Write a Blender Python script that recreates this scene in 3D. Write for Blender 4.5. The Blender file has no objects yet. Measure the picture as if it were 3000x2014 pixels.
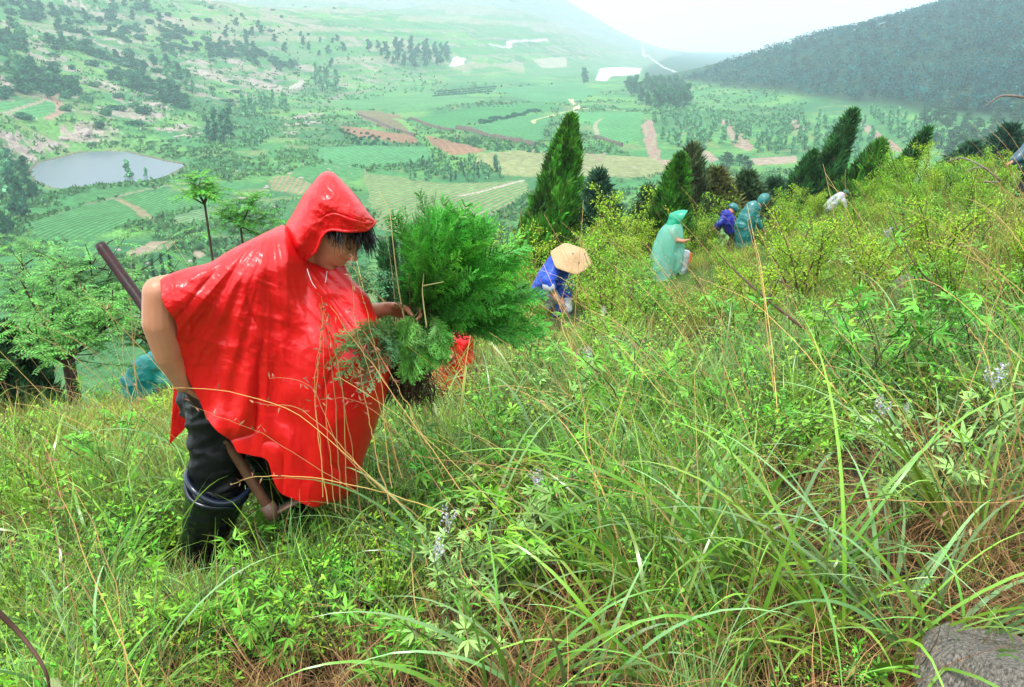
import bpy, math, random
import numpy as np
from mathutils import Vector, Matrix

# ---------------------------------------------------------------- camera
PITCH = math.radians(20.4)
SP, CP = math.sin(PITCH), math.cos(PITCH)
FPX = 2354.0                       # focal length in pixels of the 3000 px wide photograph
scene = bpy.context.scene
root_col = scene.collection
cam_d = bpy.data.cameras.new("camera")
cam_d.sensor_width = 36.0
cam_d.lens = FPX / 3000.0 * 36.0
cam_d.clip_start = 0.05
cam_d.clip_end = 9000.0
cam = bpy.data.objects.new("camera", cam_d)
root_col.objects.link(cam)
cam.location = (0, 0, 0)
cam.rotation_euler = (math.radians(90) - PITCH, 0, 0)
scene.camera = cam

# ---------------------------------------------------------------- sky, sun, exposure
SUN_EL, SUN_AZ = math.radians(66), math.radians(215)
world = bpy.data.worlds.new("World")
scene.world = world
world.use_nodes = True
wn, wl = world.node_tree.nodes, world.node_tree.links
wn.clear()
w_out = wn.new("ShaderNodeOutputWorld")
w_bg = wn.new("ShaderNodeBackground")
w_sky = wn.new("ShaderNodeTexSky")
w_sky.sky_type = 'NISHITA'
w_sky.sun_disc = False
w_sky.sun_elevation = SUN_EL
w_sky.sun_rotation = SUN_AZ
w_sky.air_density = 1.0
w_sky.dust_density = 4.0
w_mix = wn.new("ShaderNodeMixRGB")
w_mix.inputs[0].default_value = 0.86           # closed deck of pale cloud over the sky
w_noise = wn.new("ShaderNodeTexNoise")
w_noise.inputs["Scale"].default_value = 2.2
w_noise.inputs["Detail"].default_value = 5
w_ramp = wn.new("ShaderNodeValToRGB")
w_ramp.color_ramp.elements[0].position = 0.3
w_ramp.color_ramp.elements[0].color = (9.4, 9.9, 10.4, 1)
w_ramp.color_ramp.elements[1].position = 0.7
w_ramp.color_ramp.elements[1].color = (11.4, 11.6, 11.8, 1)
w_tc = wn.new("ShaderNodeTexCoord")
wl.new(w_tc.outputs["Generated"], w_noise.inputs["Vector"])
wl.new(w_noise.outputs["Fac"], w_ramp.inputs[0])
wl.new(w_sky.outputs[0], w_mix.inputs[1])
wl.new(w_ramp.outputs[0], w_mix.inputs[2])
wl.new(w_mix.outputs[0], w_bg.inputs[0])
w_bg.inputs[1].default_value = 0.088
wl.new(w_bg.outputs[0], w_out.inputs[0])

sun_d = bpy.data.lights.new("sun", 'SUN')
sun_d.energy = 1.5
sun_d.angle = math.radians(10)
sun_d.color = (1.0, 0.97, 0.92)
sun = bpy.data.objects.new("sun", sun_d)
root_col.objects.link(sun)
# light comes from behind-left of the camera, high
_sd = Vector((math.sin(SUN_AZ) * math.cos(SUN_EL), math.cos(SUN_AZ) * math.cos(SUN_EL), math.sin(SUN_EL)))
sun.rotation_euler = _sd.to_track_quat('Z', 'Y').to_euler()

vs = scene.view_settings
vs.view_transform = 'Standard'
vs.look = 'None'
vs.exposure = 1.25
vs.gamma = 1.0
cy = scene.cycles
cy.max_bounces = 6
cy.diffuse_bounces = 3
cy.glossy_bounces = 2
cy.transmission_bounces = 4
cy.transparent_max_bounces = 8
cy.volume_bounces = 2
cy.use_denoising = True
cy.sample_clamp_indirect = 6.0
try:
    cy.volume_max_steps = 64
except Exception:
    pass

# ---------------------------------------------------------------- helpers
def ray(px, py):
    r = (px - 1500.0) / FPX
    d = (py - 1007.0) / FPX
    return Vector((r, CP - d * SP, -SP - d * CP))

def W(px, py, y):
    """the point at ground distance y in front of the lens that the photo shows at px, py"""
    v = ray(px, py)
    return v * (y / v.y)

def rng(seed):
    return np.random.default_rng(seed)

def _hash(ix, iy, s):
    h = (ix.astype(np.int64) * 374761393 + iy.astype(np.int64) * 668265263 + s * 974634777) & 0x7fffffff
    h = ((h ^ (h >> 13)) * 1274126177) & 0x7fffffff
    h = h ^ (h >> 16)
    return (h & 0xffffff) / float(0xffffff)

def vnoise(x, y, s=0):
    x = np.asarray(x, float); y = np.asarray(y, float)
    ix, iy = np.floor(x), np.floor(y)
    fx, fy = x - ix, y - iy
    fx = fx * fx * (3 - 2 * fx); fy = fy * fy * (3 - 2 * fy)
    a = _hash(ix, iy, s); b = _hash(ix + 1, iy, s); c = _hash(ix, iy + 1, s); d = _hash(ix + 1, iy + 1, s)
    return (a * (1 - fx) + b * fx) * (1 - fy) + (c * (1 - fx) + d * fx) * fy

def fbm(x, y, s=0, o=4, g=0.5):
    t = 0.0; a = 1.0; n = 0.0
    for k in range(o):
        t = t + a * vnoise(x, y, s + 17 * k); n += a
        x = x * 2.03 + 3.1; y = y * 2.03 + 1.7; a *= g
    return t / n

def sstep(a, b, x):
    t = np.clip((x - a) / (b - a), 0, 1)
    return t * t * (3 - 2 * t)

def softplus(x, k):
    return np.logaddexp(0, x / k) * k

def smin(a, b, k):
    return -np.logaddexp(-a / k, -b / k) * k

def smax(a, b, k):
    return np.logaddexp(a / k, b / k) * k

# ---- mesh building -------------------------------------------------
def mesh_np(name, V, quads=None, tris=None, mat=None, smooth=False, cols=None, attrs=None, midx=None):
    me = bpy.data.meshes.new(name)
    V = np.ascontiguousarray(V, dtype=np.float32)
    nq = 0 if quads is None else len(quads)
    nt = 0 if tris is None else len(tris)
    loops = []
    if nq: loops.append(np.asarray(quads, np.int32).ravel())
    if nt: loops.append(np.asarray(tris, np.int32).ravel())
    loops = np.concatenate(loops)
    starts = np.concatenate([np.arange(nq, dtype=np.int32) * 4, nq * 4 + np.arange(nt, dtype=np.int32) * 3])
    me.vertices.add(len(V)); me.vertices.foreach_set("co", V.ravel())
    me.loops.add(len(loops)); me.loops.foreach_set("vertex_index", loops)
    me.polygons.add(nq + nt)
    me.polygons.foreach_set("loop_start", starts)
    if smooth:
        me.polygons.foreach_set("use_smooth", np.ones(nq + nt, bool))
    if midx is not None:
        me.polygons.foreach_set("material_index", np.asarray(midx, np.int32))
    me.update(calc_edges=True)
    if cols is not None:
        a = me.color_attributes.new("col", 'FLOAT_COLOR', 'POINT')
        c = np.ones((len(V), 4), np.float32); c[:, :3] = cols
        a.data.foreach_set("color", c.ravel())
    if attrs:
        for k, v in attrs.items():
            a = me.attributes.new(k, 'FLOAT', 'POINT')
            a.data.foreach_set("value", np.asarray(v, np.float32))
    for m in (mat if isinstance(mat, (list, tuple)) else [mat]):
        if m: me.materials.append(m)
    return me

def link(name, data, parent=None, loc=None, rot=None, scale=None):
    o = bpy.data.objects.new(name, data)
    root_col.objects.link(o)
    if parent is not None: o.parent = parent
    if loc is not None: o.location = loc
    if rot is not None: o.rotation_euler = rot
    if scale is not None: o.scale = scale if hasattr(scale, '__len__') else (scale,) * 3
    return o

def tag(o, label=None, cat=None, group=None, kind=None):
    if label: o["label"] = label
    if cat: o["category"] = cat
    if group: o["group"] = group
    if kind: o["kind"] = kind
    return o

def thing(name, label, cat, loc=(0, 0, 0), group=None, rot=None, scale=None):
    o = link(name, None, None, loc, rot, scale)
    o.empty_display_size = 0.1
    return tag(o, label, cat, group)

class Geo:
    """collects numpy chunks of vertices and faces"""
    def __init__(s): s.V = []; s.Q = []; s.T = []; s.C = []; s.n = 0; s.MQ = []; s.MT = []
    def add(s, V, Q=None, T=None, C=None, m=0):
        V = np.asarray(V, float).reshape(-1, 3)
        if Q is not None and len(Q): s.Q.append(np.asarray(Q) + s.n); s.MQ.append(np.full(len(Q), m))
        if T is not None and len(T): s.T.append(np.asarray(T) + s.n); s.MT.append(np.full(len(T), m))
        if C is None: C = np.zeros((len(V), 3)) + 0.5
        C = np.asarray(C, float)
        if C.ndim == 1: C = np.tile(C, (len(V), 1))
        s.V.append(V); s.C.append(C); s.n += len(V)
    def mesh(s, name, mat, smooth=False):
        Q = np.concatenate(s.Q) if s.Q else None
        T = np.concatenate(s.T) if s.T else None
        mi = np.concatenate(s.MQ + s.MT)
        return mesh_np(name, np.concatenate(s.V), Q, T, mat, smooth, cols=np.concatenate(s.C), midx=mi)

def unit(v):
    v = np.asarray(v, float)
    return v / np.maximum(np.linalg.norm(v, axis=-1, keepdims=True), 1e-9)

def ribbons(P, D, L, Wd, droop, nseg=4, C0=None, C1=None, side=None, seed=0, curl=0.0, tipw=0.08):
    """many thin curved blades: P base (n,3), D direction, L length, Wd width, droop = bend towards the ground"""
    P = np.asarray(P, float); n = len(P); D = unit(D)
    L = np.broadcast_to(L, n).astype(float); Wd = np.broadcast_to(Wd, n).astype(float); droop = np.broadcast_to(droop, n).astype(float)
    R = rng(seed)
    if side is None:
        side = unit(np.cross(D, R.normal(size=(n, 3))))
    pts = [P.copy()]; p = P.copy(); d = D.copy(); g = np.array([0, 0, -1.0])
    cv = R.normal(size=(n, 3)) * curl
    for k in range(nseg):
        p = p + d * (L / nseg)[:, None]
        pts.append(p.copy())
        d = unit(d + g * (droop / nseg * (0.5 + k / nseg))[:, None] + cv / nseg)
    pts = np.stack(pts, 1)                                   # n, nseg+1, 3
    t = np.linspace(0, 1, nseg + 1)
    w = np.minimum(0.55 + 1.6 * t, 1.0) * np.clip(1.0 - t ** 2.2, tipw, 1)
    off = side[:, None, :] * (Wd[:, None] * w[None, :] * 0.5)[:, :, None]
    V = np.stack([pts - off, pts + off], 2).reshape(n, -1, 3)
    m = 2 * (nseg + 1)
    q = np.array([[2 * k, 2 * k + 1, 2 * k + 3, 2 * k + 2] for k in range(nseg)])
    Q = (q[None] + (np.arange(n) * m)[:, None, None]).reshape(-1, 4)
    C = None
    if C0 is not None:
        C0 = np.broadcast_to(C0, (n, 3)); C1 = C0 if C1 is None else np.broadcast_to(C1, (n, 3))
        tt = np.repeat(t, 2)[None, :, None]
        C = (C0[:, None] * (1 - tt) + C1[:, None] * tt).reshape(-1, 3)
    return V.reshape(-1, 3), Q, C, pts

def leaves(P, D, N, L, Wd, C=None, fold=0.25):
    """many folded leaf blades (4 triangles each), P base, D direction, N face normal"""
    P = np.asarray(P, float); n = len(P); D = unit(D)
    S = unit(np.cross(D, N)); N = unit(np.cross(S, D))
    L = np.broadcast_to(L, n).astype(float)[:, None]; Wd = np.broadcast_to(Wd, n).astype(float)[:, None]
    a = P; b = P + D * L * 0.42 + S * Wd * 0.5 + N * Wd * fold
    c = P + D * L * 0.45; d = P + D * L * 0.42 - S * Wd * 0.5 + N * Wd * fold
    e = P + D * L - N * L * 0.12
    V = np.stack([a, b, c, d, e], 1).reshape(-1, 3)
    t = np.array([[0, 1, 2], [0, 2, 3], [1, 4, 2], [2, 4, 3]])
    T = (t[None] + (np.arange(n) * 5)[:, None, None]).reshape(-1, 3)
    CC = None if C is None else np.repeat(np.broadcast_to(C, (n, 3)), 5, axis=0)
    return V, T, CC

def tube(pts, rad, ns=6, cap=True):
    """one tapering tube along a poly-line"""
    pts = np.asarray(pts, float); n = len(pts)
    rad = np.broadcast_to(rad, n).astype(float)
    tan = np.gradient(pts, axis=0); tan = unit(tan)
    up = np.array([0, 0, 1.0]) if abs(tan[0][2]) < 0.9 else np.array([1.0, 0, 0])
    V = []
    a = unit(np.cross(tan[0], up))
    for k in range(n):
        a = unit(a - tan[k] * np.dot(a, tan[k])); b = np.cross(tan[k], a)
        th = np.arange(ns) / ns * 2 * math.pi
        V.append(pts[k] + rad[k] * (np.cos(th)[:, None] * a + np.sin(th)[:, None] * b))
    V = np.concatenate(V)
    Q = [[k * ns + j, k * ns + (j + 1) % ns, (k + 1) * ns + (j + 1) % ns, (k + 1) * ns + j] for k in range(n - 1) for j in range(ns)]
    T = []
    if cap:
        V = np.vstack([V, pts[0] - tan[0] * rad[0] * .3, pts[-1] + tan[-1] * rad[-1] * .5])
        i0 = n * ns
        T = [[i0, (j + 1) % ns, j] for j in range(ns)] + [[i0 + 1, (n - 1) * ns + j, (n - 1) * ns + (j + 1) % ns] for j in range(ns)]
    return V, Q, T

def spline(ctrl, n):
    """Catmull-Rom through control points"""
    c = np.asarray(ctrl, float)
    c = np.vstack([2 * c[0] - c[1], c, 2 * c[-1] - c[-2]])
    m = len(c) - 3
    out = []
    for u in np.linspace(0, m - 1e-9, n):
        k = int(u); t = u - k
        p0, p1, p2, p3 = c[k:k + 4]
        out.append(0.5 * ((2 * p1) + (p2 - p0) * t + (2 * p0 - 5 * p1 + 4 * p2 - p3) * t * t + (3 * p1 - p0 - 3 * p2 + p3) * t ** 3))
    return np.array(out)

# ---- materials -----------------------------------------------------
def new_mat(name):
    m = bpy.data.materials.new(name); m.use_nodes = True
    nt = m.node_tree; b = nt.nodes["Principled BSDF"]
    return m, nt, b

def N_(nt, t, **kw):
    n = nt.nodes.new(t)
    for k, v in kw.items():
        if k in n.inputs: n.inputs[k].default_value = v
        else: setattr(n, k, v)
    return n

def mat_leaf(name, tint=(1, 1, 1), rough=0.5, spec=0.35, trans=0.25, hue=0.02, val=0.35, inst=False):
    """foliage: colour from the mesh's col attribute, varied per leaf island, a little light passing through"""
    m, nt, b = new_mat(name)
    a = N_(nt, "ShaderNodeAttribute", attribute_name="col")
    geo = N_(nt, "ShaderNodeNewGeometry")
    hsv = N_(nt, "ShaderNodeHueSaturation")
    mr = N_(nt, "ShaderNodeMapRange"); mr.inputs[3].default_value = 1 - val; mr.inputs[4].default_value = 1 + val
    mh = N_(nt, "ShaderNodeMapRange"); mh.inputs[3].default_value = 0.5 - hue; mh.inputs[4].default_value = 0.5 + hue
    L = nt.links
    if inst:
        oi = N_(nt, "ShaderNodeObjectInfo")
        add = N_(nt, "ShaderNodeMath", operation='ADD'); fr = N_(nt, "ShaderNodeMath", operation='FRACT')
        L.new(oi.outputs["Random"], add.inputs[0]); L.new(geo.outputs["Random Per Island"], add.inputs[1]); L.new(add.outputs[0], fr.inputs[0])
        L.new(fr.outputs[0], mr.inputs[0]); L.new(oi.outputs["Random"], mh.inputs[0])
    else:
        L.new(geo.outputs["Random Per Island"], mr.inputs[0])
        L.new(geo.outputs["Random Per Island"], mh.inputs[0])
    mul = N_(nt, "ShaderNodeMixRGB", blend_type='MULTIPLY'); mul.inputs[0].default_value = 1; mul.inputs[2].default_value = (*tint, 1)
    L.new(a.outputs["Color"], mul.inputs[1]); L.new(mul.outputs[0], hsv.inputs["Color"])
    L.new(mr.outputs[0], hsv.inputs["Value"]); L.new(mh.outputs[0], hsv.inputs["Hue"])
    L.new(hsv.outputs[0], b.inputs["Base Color"])
    b.inputs["Roughness"].default_value = rough
    b.inputs["Specular IOR Level"].default_value = spec
    if trans > 0:
        tr = N_(nt, "ShaderNodeBsdfTranslucent"); mx = N_(nt, "ShaderNodeMixShader"); mx.inputs[0].default_value = trans
        L.new(hsv.outputs[0], tr.inputs[0]); L.new(b.outputs[0], mx.inputs[1]); L.new(tr.outputs[0], mx.inputs[2])
        out = nt.nodes["Material Output"]; L.new(mx.outputs[0], out.inputs[0])
    return m

def mat_simple(name, col, rough=0.6, spec=0.4, noise=None, bump=None, col2=None, attr=False, coat=0.0):
    m, nt, b = new_mat(name)
    L = nt.links
    b.inputs["Base Color"].default_value = (*col, 1)
    b.inputs["Roughness"].default_value = rough
    b.inputs["Specular IOR Level"].default_value = spec
    if coat: b.inputs["Coat Weight"].default_value = coat; b.inputs["Coat Roughness"].default_value = 0.12
    tc = N_(nt, "ShaderNodeTexCoord")
    if noise:
        n = N_(nt, "ShaderNodeTexNoise", Scale=noise, Detail=6.0, Roughness=0.65)
        r = N_(nt, "ShaderNodeValToRGB"); r.color_ramp.elements[0].position = .35; r.color_ramp.elements[1].position = .68
        r.color_ramp.elements[0].color = (*(col2 or tuple(c * .5 for c in col)), 1); r.color_ramp.elements[1].color = (*col, 1)
        L.new(tc.outputs["Object"], n.inputs["Vector"]); L.new(n.outputs["Fac"], r.inputs[0]); L.new(r.outputs[0], b.inputs["Base Color"])
    if bump:
        n2 = N_(nt, "ShaderNodeTexNoise", Scale=bump[0], Detail=5.0); bp = N_(nt, "ShaderNodeBump", Strength=bump[1], Distance=bump[2] if len(bump) > 2 else 0.02)
        L.new(tc.outputs["Object"], n2.inputs["Vector"]); L.new(n2.outputs["Fac"], bp.inputs["Height"]); L.new(bp.outputs[0], b.inputs["Normal"])
    return m
# ================================================================ TERRAIN
def s_side(x):
    return 0.10 * x + 0.15 * (softplus(x - 1.5, 1.2) - softplus(-1.5, 1.2))

def H_near(x, y):
    h = -1.1 - 0.24 * y + s_side(x)
    h = h + 0.35 * (fbm(x * .22 + 9, y * .22, 5, 3) - .5) + 0.16 * (fbm(x * 1.1, y * 1.1, 8, 3) - .5) * np.clip(1.2 - y * .02, .5, 1)
    return h

_EA = np.array([-2.0, -.62, -.45, -.25, -.1, .05, .2, .38, .5, .62, .9, 2.5])
_EY = np.array([7.5, 8.3, 8.8, 11., 13.5, 17., 21., 25., 24., 21., 18., 14.])
def y_edge(a):
    return np.interp(a, _EA, _EY)

FLOOR = -40.0
def valley(x, y):
    n1 = fbm(x * .012 + 5, y * .012 + 2, 21, 4) - .5
    fl = FLOOR + n1 * 4.0 - 0.002 * np.clip(y - 400, 0, 2000)
    # left hill
    lx = np.interp(y, [0, 200, 330, 450, 700, 1200, 1800, 3000], [-150, -150, -165, -158, -150, 60, 420, 1500])
    dl = (lx - x)
    hl = .33 * softplus(dl, 22)
    hl = smin(hl, np.interp(y, [0, 520, 1000, 3000], [190, 190, 62, 40]) + 50 * fbm(x * .004, y * .004, 3, 3), 22)
    # far mountain closing the valley on the left
    hf = 470 * np.exp(-(((x + 1150) / 1500) ** 2 + ((y - 3500) / 1150) ** 2))
    fall = 1 - sstep(-.04, .25, x / np.maximum(y, 1)) * sstep(600, 1300, y)
    hl = hl * fall; hf = hf * fall
    # right pine hill
    rx = np.interp(y, [0, 384, 600, 1000, 1500, 3000], [300, 232, 203, 150, 230, 600])
    dr = x - rx
    hr = .42 * softplus(dr, 14)
    cap = 62 + 0.22 * np.clip(x - 330, 0, 600)
    hr = smin(hr, cap, 10) * (1 - sstep(760, 1250, y)) 
    h = fl + hl + hf + hr
    h = h + (fbm(x * .03, y * .03, 31, 4) - .5) * np.clip((hl + hf) * .12, 0, 9)
    h = h + (fbm(x * .09, y * .09, 35, 3) - .5) * np.clip(hl * .05, 0, 2)
    return h

def poly_mask(x, y, P):
    """even-odd point in polygon test for arrays"""
    P = np.asarray(P, float)
    bx = (x >= P[:, 0].min()) & (x <= P[:, 0].max()) & (y >= P[:, 1].min()) & (y <= P[:, 1].max())
    out = np.zeros(x.shape, bool)
    xi, yi = x[bx], y[bx]
    c = np.zeros(xi.shape, bool)
    n = len(P)
    for i in range(n):
        x1, y1 = P[i]; x2, y2 = P[(i + 1) % n]
        cond = ((y1 > yi) != (y2 > yi))
        c ^= cond & (xi < (x2 - x1) * (yi - y1) / (y2 - y1 + 1e-12) + x1)
    out[bx] = c
    return out

def seg_dist(x, y, P, closed=False):
    P = np.asarray(P, float); d = np.full(x.shape, 1e9)
    m = len(P) if closed else len(P) - 1
    for i in range(m):
        a = P[i]; b = P[(i + 1) % len(P)]; ab = b - a
        t = np.clip(((x - a[0]) * ab[0] + (y - a[1]) * ab[1]) / (ab @ ab + 1e-9), 0, 1)
        d = np.minimum(d, np.hypot(x - a[0] - t * ab[0], y - a[1] - t * ab[1]))
    return d

# the pond: outline on its own level
ZW = -40.6
def on_level(px, py, z):
    v = ray(px, py); t = z / v.z
    return (v.x * t, v.y * t)
POND = [on_level(a, b, ZW) for a, b in [(92, 498), (112, 478), (180, 462), (235, 448), (310, 443), (372, 446), (430, 460), (490, 474), (545, 484), (520, 500), (480, 520), (430, 533), (330, 540), (270, 548), (210, 556), (160, 553), (110, 535), (92, 515)]]
_pc = np.mean(POND, axis=0)

def H(x, y):
    x = np.asarray(x, float); y = np.asarray(y, float)
    r = np.hypot(x, y)
    yy = np.maximum(y, .01)
    ye = y_edge(np.clip(x / yy, -2.2, 2.6))
    beyond = np.where(y > 0, y - ye, -5)
    near = H_near(x, y) - .72 * softplus(beyond, 1.1) 
    V = valley(x, y)
    if np.any(np.abs(x - _pc[0]) < 90):
        m = (np.hypot(x - _pc[0], y - _pc[1]) < 120)
        if np.any(m):
            ins = poly_mask(x[m], y[m], POND); d = seg_dist(x[m], y[m], POND, True)
            v = V[m]; bank = 1 - sstep(0, 26, d)
            v2 = v * (1 - bank) + (ZW + .35 + d * .05) * bank
            v2 = np.where(ins, ZW - np.minimum(d * .3, 1.2) - .05, v2)
            V = V.copy(); V[m] = v2
    return smax(near, V, 1.5)

def hit(px, py, t0=20., t1=5200.):
    """march the ray of a photo pixel onto the far terrain"""
    v = ray(px, py)
    ts = np.geomspace(t0, t1, 1600)
    h = H(v.x * ts, v.y * ts)
    k = np.argmax(v.z * ts < h)
    if k == 0: k = len(ts) - 1
    a, b = ts[max(k - 1, 0)], ts[k]
    ts = np.linspace(a, b, 24); h = H(v.x * ts, v.y * ts); j = np.argmax(v.z * ts < h)
    t = ts[j]
    return np.array([v.x * t, v.y * t, float(H(np.array([v.x * t]), np.array([v.y * t]))[0])])

def Hs(x, y):
    return float(H(np.array([float(x)]), np.array([float(y)]))[0])

OUTCROPS = [(144, 178, 46, 12), (205, 207, 44, 14), (10, 66, 30, 16), (88, 78, 22, 26), (222, 12, 46, 18), (290, 248, 60, 16), (446, 308, 66, 26), (462, 340, 48, 20), (248, 384, 66, 30), (72, 342, 40, 12), (465, 224, 24, 20), (580, 182, 50, 16), (590, 216, 70, 26), (740, 240, 64, 22), (700, 182, 26, 30), (775, 252, 60, 12), (690, 185, 34, 22), (350, 290, 28, 16), (120, 46, 22, 12), (330, 118, 26, 12), (380, 95, 24, 10), (20, 250, 36, 24), (36, 262, 28, 20), (30, 405, 46, 36), (60, 440, 56, 44), (90, 470, 44, 30), (150, 425, 40, 14), (500, 380, 46, 14), (540, 372, 60, 14), (430, 350, 40, 14), (395, 318, 30, 12), (880, 345, 50, 16), (905, 360, 44, 20), (860, 365, 34, 14), (920, 335, 40, 12), (850, 390, 30, 12), (800, 215, 30, 12), (250, 405, 30, 14), (560, 395, 44, 10)]
# ---------- land use on the valley floor (world polygons found by walking each pixel of the photo onto the terrain)
GRN = (.060, .200, .055); GRN2 = (.085, .25, .06); SOIL = (.25, .14, .08); SOIL2 = (.19, .15, .08); PALE = (.30, .25, .17); STRAWG = (.22, .26, .10)
FIELDS = [  # polygon, colour, row colour, row direction from px pair, row spacing m
 ([(72, 700), (85, 655), (150, 635), (255, 600), (400, 566), (520, 560), (605, 578), (622, 600), (520, 622), (430, 645), (330, 675), (240, 708), (130, 712)], (.045, .17, .045), (.10, .28, .09), ((120, 690), (420, 585)), 1.5),
 ([(208, 598), (214, 572), (300, 556), (418, 549), (470, 556), (400, 563), (250, 597)], (.05, .18, .05), (.09, .26, .08), ((210, 590), (400, 560)), 1.6),
 ([(490, 645), (560, 620), (650, 600), (650, 640), (590, 655), (520, 660)], (.06, .19, .06), (.2, .24, .13), ((500, 650), (640, 615)), 1.7),
 ([(930, 432), (1050, 428), (1250, 430), (1268, 468), (1180, 484), (1030, 487), (930, 470)], (.05, .20, .07), (.12, .33, .12), ((1030, 480), (1200, 440)), 2.6),
 ([(1000, 370), (1110, 385), (1218, 402), (1214, 424), (1100, 412), (1020, 395)], SOIL, (.29, .17, .10), ((1000, 375), (1210, 410)), 4),
 ([(1036, 325), (1100, 326), (1170, 338), (1223, 395), (1200, 400), (1060, 350)], SOIL2, (.16, .16, .07), ((1040, 330), (1200, 395)), 4),
 ([(1232, 397), (1277, 402), (1428, 442), (1393, 451), (1308, 457), (1268, 424)], SOIL, (.29, .17, .10), ((1240, 400), (1300, 450)), 3),
 ([(1205, 348), (1400, 314), (1571, 303), (1640, 312), (1575, 330), (1400, 357), (1321, 384), (1250, 366)], (.045, .20, .055), (.065, .24, .07), ((1205, 348), (1571, 305)), 3.5),
 ([(1343, 376), (1424, 361), (1558, 335), (1616, 340), (1590, 402), (1575, 424), (1513, 412), (1400, 386)], (.07, .24, .08), (.05, .19, .06), ((1343, 378), (1600, 340)), 4),
 ([(1690, 330), (1884, 330), (1876, 402), (1817, 428), (1759, 402), (1741, 362), (1690, 357)], (.06, .23, .07), (.10, .30, .10), ((1741, 380), (1860, 345)), 3.2),
 ([(1393, 452), (1560, 442), (1900, 462), (1990, 490), (1900, 522), (1560, 520), (1470, 512), (1400, 475)], STRAWG, (.27, .26, .13), ((1400, 460), (1560, 505)), 2.6),
 ([(1062, 508), (1310, 540), (1530, 532), (1560, 560), (1500, 600), (1380, 660), (1200, 690), (1110, 670), (1090, 610)], (.10, .24, .07), (.27, .21, .12), ((1100, 650), (1330, 560)), 2.1),
 ([(795, 520), (850, 515), (925, 540), (905, 572), (800, 556)], (.28, .2, .12), (.10, .26, .08), ((850, 515), (830, 560)), 1.6),
 ([(0, 300), (90, 296), (160, 300), (182, 332), (100, 350), (0, 322)], (.06, .22, .07), (.1, .27, .09), ((0, 320), (160, 300)), 3),
 ([(960, 300), (1250, 272), (1440, 296), (1205, 330), (1050, 318)], (.09, .25, .08), (.07, .21, .07), ((960, 300), (1400, 290)), 5),
 ([(1420, 262), (1700, 245), (1760, 270), (1690, 300), (1560, 300)], (.06, .22, .08), (.09, .26, .09), ((1420, 262), (1700, 250)), 5),
 ([(350, 748), (440, 712), (538, 703), (520, 722), (430, 746), (390, 760)], PALE, (.3, .23, .15), ((350, 748), (538, 703)), 6),
 ([(570, 738), (612, 733), (607, 752), (575, 758)], PALE, PALE, ((350, 748), (538, 703)), 6),
 ([(190, 780), (240, 778), (236, 800), (186, 800)], (.30, .2, .14), PALE, ((350, 748), (538, 703)), 6),
 ([(1745, 236), (1756, 203), (1800, 199), (1880, 201), (1872, 216), (1790, 224), (1775, 238)], (.95, .95, .95), (.95, .95, .95), ((1745, 236), (1880, 201)), 9),
 ([(1318, 196), (1330, 168), (1362, 172), (1356, 190)], (.9, .9, .9), (.9, .9, .9), ((1745, 236), (1880, 201)), 9),
 ([(1560, 175), (1660, 168), (1660, 196), (1590, 200)], (.33, .31, .22), (.33, .31, .22), ((1560, 175), (1660, 168)), 9),
 ([(1880, 365), (1910, 350), (1925, 400), (1935, 470), (2000, 475), (1960, 490), (1900, 462)], (.30, .20, .15), PALE, ((1880, 365), (1930, 470)), 5),
 ([(2108, 352), (2130, 350), (2210, 432), (2190, 446), (2150, 430)], (.30, .21, .16), PALE, ((2108, 352), (2200, 440)), 5),
 ([(2310, 356), (2340, 352), (2365, 392), (2345, 402)], (.30, .21, .16), PALE, ((2310, 356), (2365, 392)), 5),
 ([(2495, 352), (2520, 350), (2650, 440), (2620, 448), (2560, 410)], (.31, .20, .155), PALE, ((2495, 352), (2640, 440)), 5),
 ([(2200, 466), (2330, 458), (2330, 478), (2210, 488)], (.32, .24, .18), PALE, ((2200, 466), (2330, 458)), 5),
 ([(2050, 455), (2070, 440), (2110, 470), (2080, 478)], (.32, .24, .18), PALE, ((2200, 466), (2330, 458)), 5),
]
PATHS = [([(0, 335), (60, 318), (110, 302), (135, 293)], 1.6, (.3, .25, .18)), ([(140, 350), (175, 330), (170, 305), (160, 285), (175, 278)], 2.6, (.33, .22, .15)),
 ([(345, 585), (400, 612), (432, 640), (480, 650), (520, 652)], 1.6, (.25, .22, .12)), ([(255, 600), (400, 563), (520, 540), (620, 535), (700, 500)], 1.0, (.25, .22, .15)),
 ([(848, 262), (885, 240)], 4, (.4, .36, .3)), ([(1440, 131), (1490, 139), (1500, 122), (1600, 116)], 5, (.5, .48, .46)), ([(1880, 118), (1884, 150), (1900, 165), (1980, 212)], 4, (.5, .48, .45)),
 ([(1565, 362), (1575, 350), (1700, 320), (1830, 326)], 1.5, (.42, .42, .2)), ([(1672, 292), (1690, 312), (1676, 335)], 3, (.5, .5, .28)),
 ([(1230, 395), (1262, 430), (1310, 458)], 2.6, (.10, .27, .06)), ([(1160, 350), (1200, 372), (1222, 398)], 3.2, (.14, .30, .07)), ([(1350, 575), (1420, 560), (1530, 530)], 1.4, (.42, .36, .3)),
 ([(1000, 0), (1150, 35), (1400, 95)], 4, (.25, .24, .2)), ([(1640, 400), (1690, 430), (1760, 470)], 2, (.26, .22, .13)), ([(1750, 395), (1745, 365), (1765, 348)], 1.5, (.3, .3, .18))]
WALLS = [([(1200, 350), (1250, 368), (1328, 388)], 1.5), ([(1336, 379), (1400, 392), (1500, 415), (1568, 430)], 2.0), ([(1050, 338), (1130, 372), (1215, 402)], 1.5), ([(1745, 405), (1790, 420), (1822, 430)], 1.5)]

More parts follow.
